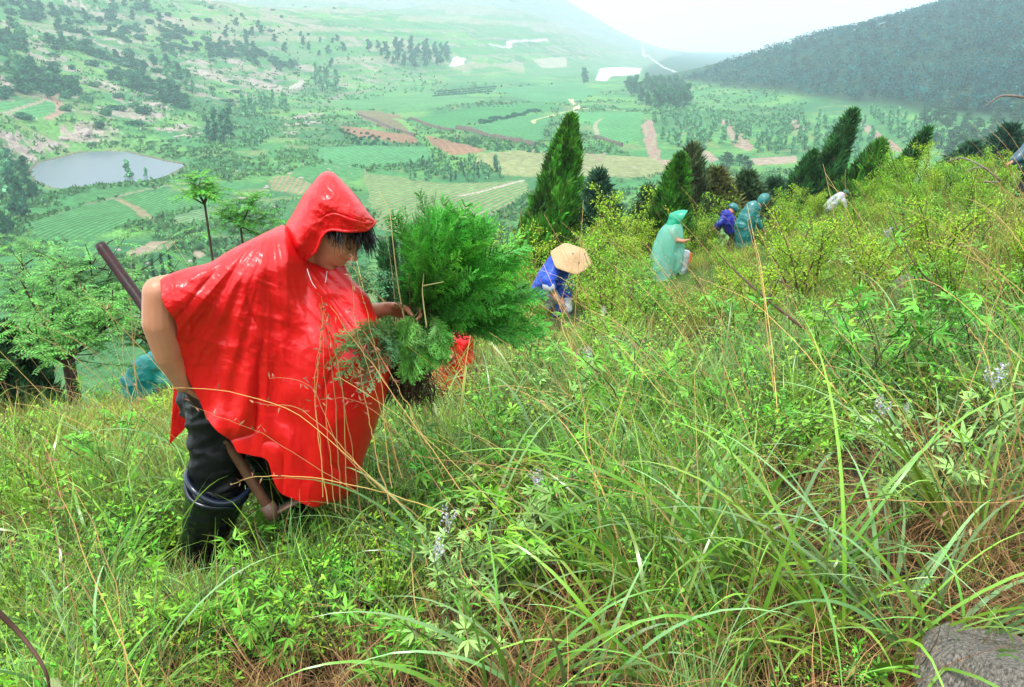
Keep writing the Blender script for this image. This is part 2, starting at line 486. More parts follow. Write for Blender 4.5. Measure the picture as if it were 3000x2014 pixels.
def build_terrain():
    nth, nr = 1150, 840
    th = np.radians(np.linspace(-44, 44, nth)); rr = np.geomspace(8.5, 5200, nr)
    TH, RR = np.meshgrid(th, rr)
    X = RR * np.sin(TH); Y = RR * np.cos(TH)
    Z = H(X.ravel(), Y.ravel()).reshape(X.shape)
    # stay just under the near hillside mesh
    un = 1 - sstep(36, 42, RR)
    Z = Z - .35 * un
    x, y, z = X.ravel(), Y.ravel(), Z.ravel()
    V = valley(x, y)
    n1 = fbm(x * .05, y * .05, 41, 5); n2 = fbm(x * .018 + 7, y * .018, 43, 4); n3 = fbm(x * .25, y * .25, 44, 3)
    g1 = np.array([.062, .215, .065]); g2 = np.array([.125, .29, .07]); g3 = np.array([.034, .135, .05]); dry = np.array([.19, .24, .09]); rock = np.array([.33, .27, .22])
    def mix(a, b, t): return a * (1 - t[:, None]) + b * t[:, None]
    col = mix(np.tile(g1, (len(x), 1)), g2, sstep(.42, .62, n1))
    col = mix(col, g3, sstep(.5, .64, n2) * .7)
    col = mix(col, dry, sstep(.60, .74, fbm(x * .08 + 31, y * .08, 46, 4)) * .7)
    lx = np.interp(y, [0, 200, 330, 450, 700, 1200, 1800, 3000], [-150, -150, -165, -158, -150, 60, 420, 1500])
    onleft = sstep(-10, 25, lx - x)
    rk = sstep(.585, .64, fbm(x * .05 + 3, y * .08 + 11, 47, 5)) * onleft
    col = mix(col, rock * (.8 + .4 * n3[:, None]), rk * .85)
    # terraces on the far slopes: narrow banks along the contours
    far = sstep(430, 700, y) * sstep(0, 40, (lx - x) + 60)
    tz = (z + 3 * fbm(x * .01, y * .01, 51, 3)) / np.where(y < 1100, 5.0, 11.0)
    bank = sstep(.72, .82, tz - np.floor(tz)) * (1 - sstep(.93, 1.0, tz - np.floor(tz)))
    col = mix(col, np.array([.24, .21, .17]), far * bank * .75)
    blk = _hash(np.floor(tz), np.floor(x / np.where(y < 1100, 60, 150) + np.floor(tz) * .37), 3)
    col = mix(col, np.array([.07, .22, .07]), far * (blk > .7) * .7)
    col = mix(col, np.array([.30, .27, .18]), far * (blk < .18) * .6)
    # the farthest slopes greyed with distance, haze put into the ground colour
    fr = sstep(1100, 2200, y); col = mix(col, np.array([.20, .20, .17]) * (.7 + .6 * n1[:, None]), fr * .75)
    # pine litter and undergrowth under the right hill's pines
    rx = np.interp(y, [0, 384, 600, 1000, 1500, 3000], [300, 232, 203, 150, 230, 600])
    onr = sstep(-3, 14, x - rx)
    col = mix(col, np.array([.03, .075, .035]), onr)
    # the descent just beyond the hill's brow
    col = mix(col, np.array([.05, .13, .035]), (1 - sstep(60, 100, RR.ravel())))
    for opx, opy, ow, oh in OUTCROPS:
        c = hit(opx, opy); wm = ow / FPX * np.hypot(c[0], c[1]) * .75; idx = np.where(np.hypot(x - c[0], (y - c[1]) * .6) < wm * 1.4)[0]
        if len(idx):
            dd = np.hypot(x[idx] - c[0], (y[idx] - c[1]) * .6) / wm; k = idx[dd + (fbm(x[idx] * .35, y[idx] * .35, 48, 4) - .5) * 2.6 < .72]; col[k] = rock * (.7 + .7 * n3[k][:, None])
    amp = np.zeros(len(x)); ph = np.zeros(len(x)); rc = col.copy()
    wob = (fbm(x * .1, y * .1, 60, 2) - .5)
    for P, c, c2, (ra, rb), sp in FIELDS:
        W2 = np.array([hit(a, b)[:2] for a, b in P])
        # a ragged edge, as hand-hoed plots have
        m = poly_mask(x + wob * 3, y + wob * 3, W2)
        if not m.any(): continue
        a = hit(*ra)[:2]; b = hit(*rb)[:2]; d = (b - a) / np.linalg.norm(b - a); nrm = np.array([-d[1], d[0]])
        t = .8 + .4 * n1[m][:, None]
        col[m] = np.array(c) * t; rc[m] = np.array(c2) * t
        curve = .0006 * ((x[m] - a[0]) * d[0] + (y[m] - a[1]) * d[1]) ** 2
        ph[m] = ((x[m] - a[0]) * nrm[0] + (y[m] - a[1]) * nrm[1] + curve) / sp
        amp[m] = 1
    for P, w, c in PATHS:
        W2 = np.array([hit(a, b)[:2] for a, b in P]); W2 = spline(np.c_[W2, W2[:, :1] * 0], 24)[:, :2]
        bx = (x > W2[:, 0].min() - w) & (x < W2[:, 0].max() + w) & (y > W2[:, 1].min() - w) & (y < W2[:, 1].max() + w)
        idx = np.where(bx)[0]; d = seg_dist(x[idx], y[idx], W2)
        k = idx[d < w * (.4 + .3 * n3[idx] * 2)]
        col[k] = c; amp[k] = 0
    # muddy rim round the pond
    m = np.hypot(x - _pc[0], y - _pc[1]) < 80
    idx = np.where(m)[0]; d = seg_dist(x[idx], y[idx], POND, True)
    k = idx[d < .9]; col[k] = (.16, .14, .09)
    # drop crop height slightly above the lanes
    z = z + np.where(amp > 0, .25, 0)
    q = (np.arange(nr - 1)[:, None] * nth + np.arange(nth - 1)[None]).ravel()
    Q = np.stack([q, q + 1, q + nth + 1, q + nth], 1)
    me = mesh_np("valley", np.stack([x, y, z], 1), Q, None, MAT_TERRAIN, True, cols=col, attrs={"amp": amp, "ph": ph})
    a = me.color_attributes.new("rowcol", 'FLOAT_COLOR', 'POINT'); c = np.ones((len(x), 4), np.float32); c[:, :3] = rc
    a.data.foreach_set("color", c.ravel())
    o = link("valley_ground", me); tag(o, kind="structure")

def make_terrain_mat():
    m, nt, b = new_mat("valley"); L = nt.links
    a = N_(nt, "ShaderNodeAttribute", attribute_name="col"); rcn = N_(nt, "ShaderNodeAttribute", attribute_name="rowcol")
    am = N_(nt, "ShaderNodeAttribute", attribute_name="amp"); ph = N_(nt, "ShaderNodeAttribute", attribute_name="ph")
    mu = N_(nt, "ShaderNodeMath", operation='MULTIPLY'); mu.inputs[1].default_value = 2 * math.pi
    si = N_(nt, "ShaderNodeMath", operation='SINE'); gt = N_(nt, "ShaderNodeMapRange"); gt.inputs[1].default_value = .1; gt.inputs[2].default_value = .8
    L.new(ph.outputs["Fac"], mu.inputs[0]); L.new(mu.outputs[0], si.inputs[0]); L.new(si.outputs[0], gt.inputs[0])
    m2 = N_(nt, "ShaderNodeMath", operation='MULTIPLY'); L.new(gt.outputs[0], m2.inputs[0]); L.new(am.outputs["Fac"], m2.inputs[1])
    mx = N_(nt, "ShaderNodeMixRGB"); L.new(m2.outputs[0], mx.inputs[0]); L.new(a.outputs["Color"], mx.inputs[1]); L.new(rcn.outputs["Color"], mx.inputs[2])
    tc = N_(nt, "ShaderNodeTexCoord"); n = N_(nt, "ShaderNodeTexNoise", Scale=.45, Detail=7.0, Roughness=.72)
    L.new(tc.outputs["Object"], n.inputs["Vector"])
    mr = N_(nt, "ShaderNodeMapRange"); mr.inputs[1].default_value = .3; mr.inputs[2].default_value = .7; mr.inputs[3].default_value = .55; mr.inputs[4].default_value = 1.45
    L.new(n.outputs["Fac"], mr.inputs[0])
    vm = N_(nt, "ShaderNodeVectorMath", operation='SCALE'); L.new(mx.outputs[0], vm.inputs[0]); L.new(mr.outputs[0], vm.inputs["Scale"])
    L.new(vm.outputs[0], b.inputs["Base Color"]); b.inputs["Roughness"].default_value = .9; b.inputs["Specular IOR Level"].default_value = .1
    bp = N_(nt, "ShaderNodeBump", Strength=.8, Distance=1.2); L.new(n.outputs["Fac"], bp.inputs["Height"]); L.new(bp.outputs[0], b.inputs["Normal"])
    return m
MAT_TERRAIN = make_terrain_mat()
build_terrain()

# near hillside
def build_near():
    xs = np.arange(-26, 48, .16); ys = np.arange(-5, 46, .16)
    X, Y = np.meshgrid(xs, ys); Z = H(X.ravel(), Y.ravel()).reshape(X.shape)
    nx, ny = len(xs), len(ys)
    q = (np.arange(ny - 1)[:, None] * nx + np.arange(nx - 1)[None]).ravel()
    Q = np.stack([q, q + 1, q + nx + 1, q + nx], 1)
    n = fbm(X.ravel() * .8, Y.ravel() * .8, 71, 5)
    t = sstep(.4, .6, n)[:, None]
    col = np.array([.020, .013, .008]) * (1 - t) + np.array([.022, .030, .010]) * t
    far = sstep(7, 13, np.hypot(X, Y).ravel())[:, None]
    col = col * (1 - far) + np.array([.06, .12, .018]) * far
    m, nt, b = new_mat("hillside_soil"); L = nt.links
    a = N_(nt, "ShaderNodeAttribute", attribute_name="col"); L.new(a.outputs["Color"], b.inputs["Base Color"]); b.inputs["Roughness"].default_value = .85; b.inputs["Specular IOR Level"].default_value = .15
    tc = N_(nt, "ShaderNodeTexCoord"); nn = N_(nt, "ShaderNodeTexNoise", Scale=14.0, Detail=8.0, Roughness=.7); L.new(tc.outputs["Object"], nn.inputs["Vector"])
    bp = N_(nt, "ShaderNodeBump", Strength=1.0, Distance=.08); L.new(nn.outputs["Fac"], bp.inputs["Height"]); L.new(bp.outputs[0], b.inputs["Normal"])
    me = mesh_np("hillside_ground", np.stack([X.ravel(), Y.ravel(), Z.ravel()], 1), Q, None, m, True, cols=col)
    tag(link("hillside_ground", me), kind="structure")
build_near()

# pond water
def build_pond():
    P = np.array(POND); c = P.mean(0)
    P2 = spline(np.c_[np.vstack([P, P[:1]]), np.zeros(len(P) + 1)], 90)[:-1, :2]
    P2 = c + (P2 - c) * 1.04
    V = np.c_[np.vstack([c, P2]), np.full(len(P2) + 1, ZW)]
    n = len(P2); T = [[0, 1 + i, 1 + (i + 1) % n] for i in range(n)]
    m, nt, b = new_mat("pond_water")
    b.inputs["Base Color"].default_value = (.10, .13, .16, 1); b.inputs["Roughness"].default_value = .28; b.inputs["Specular IOR Level"].default_value = .6
    tc = N_(nt, "ShaderNodeTexCoord"); nn = N_(nt, "ShaderNodeTexNoise", Scale=1.5, Detail=4.0); nt.links.new(tc.outputs["Object"], nn.inputs["Vector"])
    bp = N_(nt, "ShaderNodeBump", Strength=.15, Distance=.1); nt.links.new(nn.outputs["Fac"], bp.inputs["Height"]); nt.links.new(bp.outputs[0], b.inputs["Normal"])
    tag(link("pond_water", mesh_np("pond_water", V, None, T, m, True)), kind="structure")
build_pond()
# ================================================================ FOLIAGE BUILDERS
MAT_LEAF = mat_leaf("leaf", trans=.18, rough=.5, spec=.28)
MAT_LEAFI = mat_leaf("leaf_scattered", trans=.15, rough=.5, spec=.28, inst=True, hue=.025, val=.5)
MAT_FAR = mat_leaf("far_leaf", trans=.15, rough=.8, spec=.1, val=.4)
MAT_BARK = mat_simple("bark", (.10, .07, .05), .9, .1, noise=9., bump=(30., .6, .01), col2=(.04, .028, .02))
MAT_TWIG = mat_simple("twig", (.09, .05, .035), .8, .2)

def crown_geo(G, R, c, rad, nl, nf, fs, col, dark=.7, flat=0.0, lobe=.55, up=.35):
    """leaf clumps spread over several lobes inside an ellipsoid"""
    rad = np.asarray(rad, float)
    lc = unit(R.normal(size=(nl, 3))) * R.uniform(.25, .72, (nl, 1)); lc[:, 2] = np.abs(lc[:, 2]) * .9 - .1
    lr = R.uniform(.6, 1.15, nl) * lobe; lt = R.uniform(dark, 1.25, nl)
    k = R.integers(0, nl, nf)
    d = unit(R.normal(size=(nf, 3)) + np.array([0, 0, up])); rr = R.uniform(.55, 1.05, nf) ** .5
    P = (lc[k] + d * (lr[k] * rr)[:, None]) * rad + c
    N = unit(d + R.normal(size=(nf, 3)) * .5 + np.array([0, 0, flat]))
    D = np.cross(N, R.normal(size=(nf, 3)))
    C = np.asarray(col) * lt[k][:, None] * R.uniform(.8, 1.2, (nf, 1))
    s = fs * R.uniform(.6, 1.4, nf)
    V, T, CC = leaves(P - unit(D) * s[:, None] * .5, D, N, s, s * .8, C, .12)
    G.add(V, None, T, CC)

def put_copies(protos, places, name, cat, group, labels):
    """protos: list of (list of (part name, mesh)); places: (loc, rotz, scale, proto index)"""
    for i, (loc, rz, sc, k) in enumerate(places):
        parts = protos[k % len(protos)]
        lab = labels(i) if callable(labels) else labels
        t = thing(name, lab, cat, loc, group, (0, 0, rz), sc)
        for nm, me in parts: link(nm, me, t)

# ---------- bushes on the left hillside
def far_bush(seed, col):
    R = rng(seed); G = Geo()
    crown_geo(G, R, (0, 0, .25), (1.0, .85, .8), 7, 330, .26, col)
    return [("foliage", G.mesh("bush_foliage", MAT_FAR))]
FB = [far_bush(100 + i, c) for i, c in enumerate([(.036, .165, .062), (.030, .14, .065), (.055, .20, .06), (.042, .175, .078), (.030, .13, .055)])]

def tree_proto(seed, h, w, col, nl=9, nf=520, fs=.5, base=.25, trunk=.03, mat=None):
    R = rng(seed); G = Geo()
    for k in range(5):
        t = k / 4; z = h * (base + (1 - base) * (t * .82 + .08)); ww = w * (1 - .55 * t) * R.uniform(.8, 1.1)
        crown_geo(G, R, (R.normal() * w * .12, R.normal() * w * .12, z), (ww * .62, ww * .62, h * (1 - base) * .2), nl // 2 + 2, nf // 5, fs, col)
    V, Q, T = tube([(0, 0, -.4), (0.02 * h, 0, h * .35), (0, .02 * h, h * .8)], [h * trunk, h * trunk * .7, h * trunk * .2], 6)
    G2 = Geo(); G2.add(V, Q, T, (.08, .06, .045))
    return [("crown", G.mesh("tree_crown", mat or MAT_FAR)), ("trunk", G2.mesh("tree_trunk", MAT_BARK))]

def scatter_px(seed, n, poly, mind, reject=None):
    """positions found on the far ground below random spots of a region of the photo, kept a metre-distance apart"""
    R = rng(seed); P = np.array(poly, float); out = []; tries = 0
    x0, y0 = P.min(0); x1, y1 = P.max(0)
    while len(out) < n and tries < n * 25:
        tries += 1
        a, b = R.uniform(x0, x1), R.uniform(y0, y1)
        if not poly_mask(np.array([a]), np.array([b]), P)[0]: continue
        p = hit(a, b)
        if reject is not None and reject(p, a, b): continue
        md = mind * (1 + np.hypot(p[0], p[1]) / 900)
        if any((p[0] - q[0]) ** 2 + (p[1] - q[1]) ** 2 < md * md for q in out): continue
        out.append(p)
    return out

R0 = rng(5)
places = []
belts = [([(0, 60), (90, 90), (90, 260), (60, 290), (0, 280)], 20), ([(60, 215), (160, 215), (240, 240), (236, 280), (120, 295), (60, 260)], 20), ([(140, 120), (220, 120), (300, 160), (300, 176), (200, 150), (140, 145)], 12),
         ([(320, 205), (420, 225), (560, 285), (560, 330), (470, 300), (320, 240)], 22), ([(0, 0), (110, 0), (180, 50), (120, 70), (0, 55)], 12), ([(150, 20), (240, 40), (240, 100), (160, 95)], 8), ([(240, 40), (400, 60), (440, 130), (300, 110), (240, 80)], 14),
         ([(460, 60), (620, 120), (900, 190), (860, 205), (640, 175), (480, 165)], 34), ([(290, 170), (520, 190), (560, 240), (400, 215)], 14), ([(600, 110), (760, 150), (740, 185), (620, 180)], 12), ([(250, 0), (420, 0), (460, 40), (300, 40)], 8)]
for j, (poly, n) in enumerate(belts):
    for p in scatter_px(200 + j, n, poly, 3.0):
        places.append((p - [0, 0, .4], R0.uniform(0, 6.28), (R0.uniform(4.2, 7.0),) * 2 + (R0.uniform(3.2, 5.6),), R0.integers(0, 5)))
for p in scatter_px(230, 80, [(0, 0), (1000, 0), (900, 240), (620, 330), (300, 400), (100, 400), (0, 300)], 7):
    places.append((p - [0, 0, .3], R0.uniform(0, 6.28), (R0.uniform(2.6, 5.4),) * 2 + (R0.uniform(2.2, 4.2),), R0.integers(0, 5)))
for p in scatter_px(231, 34, [(240, 425), (420, 400), (700, 450), (700, 490), (560, 470), (400, 430)], 4):
    places.append((p - [0, 0, .3], R0.uniform(0, 6.28), (R0.uniform(1.3, 2.4),) * 2 + (R0.uniform(.9, 1.7),), 2))
places = places[:300]
put_copies(FB, places, "hill_bush", "bush", "bushes scattered over the left hillside and round the pond", "rounded dark green bush among grass and pale rocks on the far left hillside")

# ---------- individual broadleaf trees of the valley
TP = [tree_proto(300, 1, .62, (.034, .15, .065), nf=420, fs=.13), tree_proto(301, 1, .45, (.15, .40, .17), nf=420, fs=.11, base=.12), tree_proto(302, 1, .30, (.04, .165, .08), nf=380, fs=.09, base=.08),
      tree_proto(303, 1, .75, (.036, .15, .06), nf=420, fs=.14, base=.15)]
def far_tree(px, py, hpx, k, label, name="valley_tree", group=None, cat="tree", sink=.2):
    p = hit(px, py); t = p[1] / ray(px, py).y; h = hpx / FPX * t
    put_copies(TP, [((p[0], p[1], p[2] - sink), R0.uniform(0, 6.28), (h * R0.uniform(.9, 1.15), h * R0.uniform(.9, 1.15), h), k)], name, cat, group, label)
far_tree(382, 530, 58, 1, "round light green tree on the near bank of the pond")
far_tree(430, 526, 34, 1, "small thin tree on the pond bank right of the round one")
for px, py, hh, wh in [(612, 412, 70, "leftmost and shortest"), (632, 418, 96, "second from the left"), (656, 420, 92, "third from the left"), (676, 408, 88, "rightmost")]:
    far_tree(px, py, hh, 2, "dark poplar, " + wh + " of four in the gully right of the pond", group="poplars in the gully right of the pond")
far_tree(1710, 247, 44, 3, "lone round dark tree on the valley meadow left of the white quarry floor")
for i, p in enumerate([(15, 540, 90), (45, 560, 80), (75, 530, 70), (10, 590, 100), (60, 610, 84), (95, 590, 66), (130, 600, 52), (20, 700, 80), (50, 640, 60), (0, 480, 50), (30, 500, 60), (75, 640, 60)]):
    far_tree(p[0], p[1], p[2], 0 if i % 3 else 1, "dark leafy tree of the clump below the pond at the left edge", group="trees below the pond at the left edge")
for i, p in enumerate(scatter_px(240, 20, [(700, 300), (840, 300), (850, 330), (720, 345)], 5)):
    put_copies(TP, [(p - [0, 0, .2], R0.uniform(0, 6), R0.uniform(7, 10), 1)], "pale_tree", "tree", "pale green trees in the gully mouth", "pale green tree of the loose band in the gully mouth left of the fields")
for i, p in enumerate(scatter_px(241, 10, [(700, 395), (790, 400), (780, 440), (710, 440)], 4)):
    put_copies(TP, [(p - [0, 0, .2], R0.uniform(0, 6), R0.uniform(4, 6), 1)], "pale_tree", "tree", "pale trees beside the dark poplars", "pale soft green tree beside the dark poplars in the gully")
for px, py, hh in [(490, 235, 48), (510, 250, 56), (545, 250, 50), (565, 276, 40), (925, 250, 60), (960, 262, 66), (945, 270, 50), (985, 270, 60)]:
    far_tree(px, py, hh, 1, "slender pale green poplar standing out on the far left slope", "pale_poplar", "slender pale poplars on the far left slope")
for i, p in enumerate(scatter_px(242, 44, [(1075, 150), (1150, 135), (1310, 150), (1320, 185), (1240, 212), (1150, 195)], 6)):
    put_copies(TP, [(p - [0, 0, .3], R0.uniform(0, 6), R0.uniform(9, 14), 0)], "grove_tree", "tree", "trees of the dark grove across the valley", "dark tree of the dense grove on the far side of the valley")
for i in range(26):
    t = i / 25; px = 1408 + t * 165; py = 362 - t * 34 + R0.uniform(-5, 5)
    p = hit(px, py); put_copies(FB, [(p - [0, 0, .2], R0.uniform(0, 6), R0.uniform(1.8, 2.6), 1)], "hedge_bush", "bush", "bushes of the hedge across the green fields", "dark bush of the hedge that crosses the green fields in mid valley")
for r_ in range(3):
    for i in range(22):
        t = i / 21; px = 1270 + t * 170 + r_ * 6; py = 284 - t * 14 - r_ * 7
        p = hit(px, py); put_copies(FB, [(p, R0.uniform(0, 6), R0.uniform(1.3, 1.9), 1)], "orchard_bush", "bush", "bushes planted in rows across the valley", "small dark bush planted in the rows behind the green fields")
for r_ in range(3):
    for i in range(9):
        px = 1398 + i * 14 + r_ * 3; py = 304 + r_ * 5
        p = hit(px, py); put_copies(FB, [(p, R0.uniform(0, 6), R0.uniform(.7, 1.), 1)], "field_shrub", "bush", "dots of planted bushes on the brown strip", "tiny bush dotted on the brown strip in mid valley")
for i, p in enumerate(scatter_px(243, 42, [(1180, 500), (1260, 480), (1470, 478), (1480, 520), (1380, 540), (1200, 530)], 2.4)):
    put_copies(TP, [(p - [0, 0, .2], R0.uniform(0, 6), R0.uniform(2.6, 4.2), 1 if i % 3 else 2)], "young_poplar", "tree", "young poplars along the bank in mid valley", "young grey-green poplar of the row on the bank above the striped plots")
for i, p in enumerate(scatter_px(244, 40, [(1210, 400), (1330, 405), (1560, 432), (1640, 455), (1420, 440), (1330, 420)], 2.2)):
    put_copies(FB, [(p, R0.uniform(0, 6), R0.uniform(.8, 1.5), 0)], "bank_bush", "bush", "bushes along the terrace banks", "low bush growing along the stone terrace bank in mid valley")
for i, p in enumerate(scatter_px(245, 34, [(1000, 385), (1040, 380), (1170, 420), (1160, 432), (1010, 425)], 2.2)):
    put_copies(FB, [(p, R0.uniform(0, 6), R0.uniform(.9, 1.6), 4)], "bank_bush", "bush", "bushes under the brown plots", "low bush along the lower edge of the brown plots")
# plantation of pale poplars below the pine hill
for j, (poly, n) in enumerate([([(1895, 330), (2110, 330), (2200, 400), (2120, 440), (1990, 460), (1930, 400)], 60), ([(2140, 350), (2310, 345), (2380, 400), (2350, 460), (2200, 450), (2190, 420)], 48), ([(2320, 330), (2500, 330), (2560, 420), (2540, 470), (2380, 460), (2370, 400)], 48), ([(2520, 330), (2700, 345), (2760, 380), (2760, 440), (2660, 440)], 40)]):
    for i, p in enumerate(scatter_px(250 + j, n, poly, 2.6)):
        put_copies(TP, [(p - [0, 0, .2], R0.uniform(0, 6), R0.uniform(4.5, 7.0), 1)], "plantation_tree", "tree", "young trees of the plantation below the pine hill", "pale young tree of the plantation on pink soil below the pine hill")
for i, p in enumerate(scatter_px(260, 46, [(1835, 262), (1900, 245), (2010, 260), (2020, 325), (1880, 322)], 5)):
    put_copies(TP, [(p - [0, 0, .3], R0.uniform(0, 6), R0.uniform(9, 13), 3)], "foothill_tree", "tree", "dark trees at the foot of the pine hill", "dark bushy tree at the left foot of the pine hill")

# ---------- low scrub and tall grass covering the hillside, as one mass
hb = []
for j, (poly, n) in enumerate(belts):
    hb += scatter_px(280 + j, max(4, n // 2), poly, 4.5)
hb += scatter_px(299, 26, [(640, 60), (1000, 120), (1060, 200), (900, 230), (640, 160)], 8)
for p in hb:
    s_ = R0.uniform(5, 8.5); put_copies(TP, [(p - [0, 0, .3], R0.uniform(0, 6), (s_ * 1.1, s_ * 1.1, s_), 3)], "hill_tree", "tree", "low trees in the dark belts on the left hillside", "low spreading dark tree in the wooded belts on the far left hillside")

def far_scrub():
    R = rng(77); G = Geo(); n = 30000
    a = R.uniform(-.66, .35, n); y = 1 / R.uniform(1 / 900, 1 / 120, n); x = a * y
    z = H(x, y)
    k = (fbm(x * .06, y * .06, 90, 3) > .40) & (z > ZW + .5)
    # keep the tilled plots clear
    for P, *_ in FIELDS:
        Wp = np.array([hit(*q)[:2] for q in P]); k &= ~poly_mask(x, y, Wp)
    x, y, z = x[k], y[k], z[k]; n = len(x)
    m = 5
    P = np.repeat(np.c_[x, y, z], m, 0) + R.normal(size=(n * m, 3)) * [.6, .6, .15]
    d = unit(R.normal(size=(n * m, 3)) * [1, 1, .5] + [0, 0, .8]); s = R.uniform(.4, 1.1, n * m) * np.repeat(1 + y / 450, m)
    C = np.array([.070, .215, .065]) * R.uniform(.4, 1.5, (n * m, 1)) + R.uniform(0, .04, (n * m, 1)) * [1, .7, 0]
    V, T, CC = leaves(P, d, R.normal(size=(n * m, 3)), s, s * .6, C, .1)
    G.add(V, None, T, CC)
    tag(link("hillside_scrub", G.mesh("hillside_scrub", MAT_FAR)), "low green scrub covering the far slopes and the edges of the plots", "scrub", None, "stuff")
far_scrub()

# ---------- pine forest of the right hill
def pine_proto(G, R, c, h, w, nf, fs, col=(.028, .075, .038)):
    # flat-topped layered crown
    nlay = 5
    k = R.integers(0, nlay, nf); zz = (.42 + .13 * k + R.normal(size=nf) * .02) * h
    rr = w * (1 - .14 * k) * np.sqrt(R.uniform(.05, 1, nf)); th = R.uniform(0, 6.283, nf)
    off = R.normal(size=(nlay, 2)) * w * .22
    P = np.stack([rr * np.cos(th) + off[k, 0], rr * np.sin(th) + off[k, 1], zz], 1) + c
    N = unit(R.normal(size=(nf, 3)) * .45 + [0, 0, 1]); D = np.cross(N, R.normal(size=(nf, 3)))
    s = fs * R.uniform(.6, 1.4, nf)
    C = np.array(col) * R.uniform(.7, 1.5, (nf, 1))
    V, T, CC = leaves(P, D, N, s, s * .7, C, .1); G.add(V, None, T, CC)

def pine_forest():
    R = rng(88); G = Geo(); n = 4300
    a = R.uniform(.06, .72, n * 3); y = R.uniform(330, 880, n * 3); x = a * y
    rx = np.interp(y, [0, 384, 600, 1000, 1500, 3000], [300, 232, 203, 150, 230, 600])
    k = x > rx + 6 + 8 * fbm(x * .05, y * .05, 3, 2); x, y = x[k][:n], y[k][:n]; z = H(x, y)
    for i in range(len(x)):
        h = R.uniform(4.5, 8.5)
        pine_proto(G, R, np.array([x[i], y[i], z[i] - .5]), h, h * .46, 40, 1.35, np.array([.007, .062, .056]) * R.uniform(.2, 2.6))
    tag(link("pine_forest", G.mesh("pine_forest", MAT_FAR)), "dense dark blue-green pine forest covering the hill at the right", "forest", None, "stuff")
pine_forest()

PP = []
for i in range(4):
    R = rng(400 + i); G = Geo(); pine_proto(G, R, np.zeros(3), 1.0, .40, 420, .13, (.045, .115, .05))
    V, Q, T = tube([(0, 0, -.05), (.03, 0, .4), (0, .02, .95)], [.03, .022, .006], 6); G2 = Geo(); G2.add(V, Q, T, (.07, .05, .04))
    PP.append([("crown", G.mesh("pine_crown", MAT_FAR)), ("trunk", G2.mesh("pine_trunk", MAT_BARK))])
for j, (poly, n, h0, h1) in enumerate([([(2690, 330), (3000, 300), (3000, 430), (2900, 470), (2740, 470)], 46, 5, 8), ([(2090, 480), (2180, 470), (2240, 520), (2200, 560), (2100, 560)], 8, 4, 5.5), ([(2700, 400), (3000, 400), (3000, 470), (2700, 480)], 16, 4, 6)]):
    for p in scatter_px(270 + j, n, poly, 3):
        put_copies(PP, [(p - [0, 0, .2], R0.uniform(0, 6), R0.uniform(h0, h1), R0.integers(0, 4))], "valley_pine", "tree", "loose pines below the forested hill", "spreading dark pine standing loose below the forested hill")

# ---------- rocks
MAT_ROCK = mat_simple("rock", (.42, .34, .29), .85, .25, noise=3., bump=(6., .8, .05), col2=(.26, .22, .20))
def rock_mesh(seed, sub=3, flat=.5):
    import bmesh
    bm = bmesh.new(); bmesh.ops.create_icosphere(bm, subdivisions=sub, radius=1)
    R = rng(seed); pl = unit(R.normal(size=(9, 3))); dd = R.uniform(.42, .85, 9)
    for v in bm.verts:
        p = np.array(v.co)
        for k in range(9):
            s = p @ pl[k]
            if s > dd[k]: p = p - pl[k] * (s - dd[k]) * .92
        n = float(fbm(np.array([p[0] * 2.5 + seed]), np.array([p[1] * 2.5 + p[2] * 1.7]), seed, 3)[0]) - .5
        p = p * (1 + .34 * n); p[2] *= flat
        v.co = p
    me = bpy.data.meshes.new("rock"); bm.to_mesh(me); bm.free(); me.materials.append(MAT_ROCK)
    return me
RK = [[("boulder", rock_mesh(500 + i, 3, [.45, .6, .35, .8, .5][i]))] for i in range(5)]
def put_rock(p, sx, sy, sz, k, label, group, name="boulder"):
    o = link(name, RK[k % 5][0][1], None, p, (R0.normal() * .12, R0.normal() * .12, R0.uniform(0, 6)), (sx, sy, sz)); tag(o, label, "rock", group)
for px, py, wpx, hpx in OUTCROPS:
    p = hit(px, py); t = p[1] / ray(px, py).y; w = wpx / FPX * t / 2; h = hpx / FPX * t * 1.2
    put_rock(p - [0, 0, .2 * h], w, w * .9, h, R0.integers(0, 5), "big pale pinkish rock outcrop on the far left hillside", "rock outcrops on the left hillside", "rock_outcrop")
for poly, n, s0, s1, lab, grp in [([(0, 0), (700, 60), (900, 260), (620, 400), (100, 430), (0, 300)], 70, .8, 2.4, "pale rock lying in the grass of the left hillside", "rocks scattered on the left hillside"),
                        ([(760, 470), (1010, 470), (1130, 505), (1000, 520), (760, 540)], 26, .5, 1.1, "grey field stone lying along the edge of the middle plots", "field stones by the middle plots"),
                        ([(700, 560), (800, 540), (860, 600), (720, 640)], 8, .6, 1.5, "grey boulder in the grass left of the hooded head", "grey boulders left of the hooded head"),
                        ([(300, 740), (560, 690), (620, 760), (400, 800), (240, 800)], 14, .3, .9, "pale stone on the bare patch in the lower valley", "stones on the bare patch"),
                        ([(1560, 430), (1980, 440), (2060, 500), (1600, 560)], 30, .5, 1.3, "grey stone at the edge of the mottled plots right of the tall cypress", "stones beside the mottled plots")]:
    for p in scatter_px(int(s1 * 100) + n, n, poly, 2.0):
        s = R0.uniform(s0, s1); put_rock(p, s, s * R0.uniform(.6, 1), s * R0.uniform(.5, 1.), R0.integers(0, 5), lab, grp)

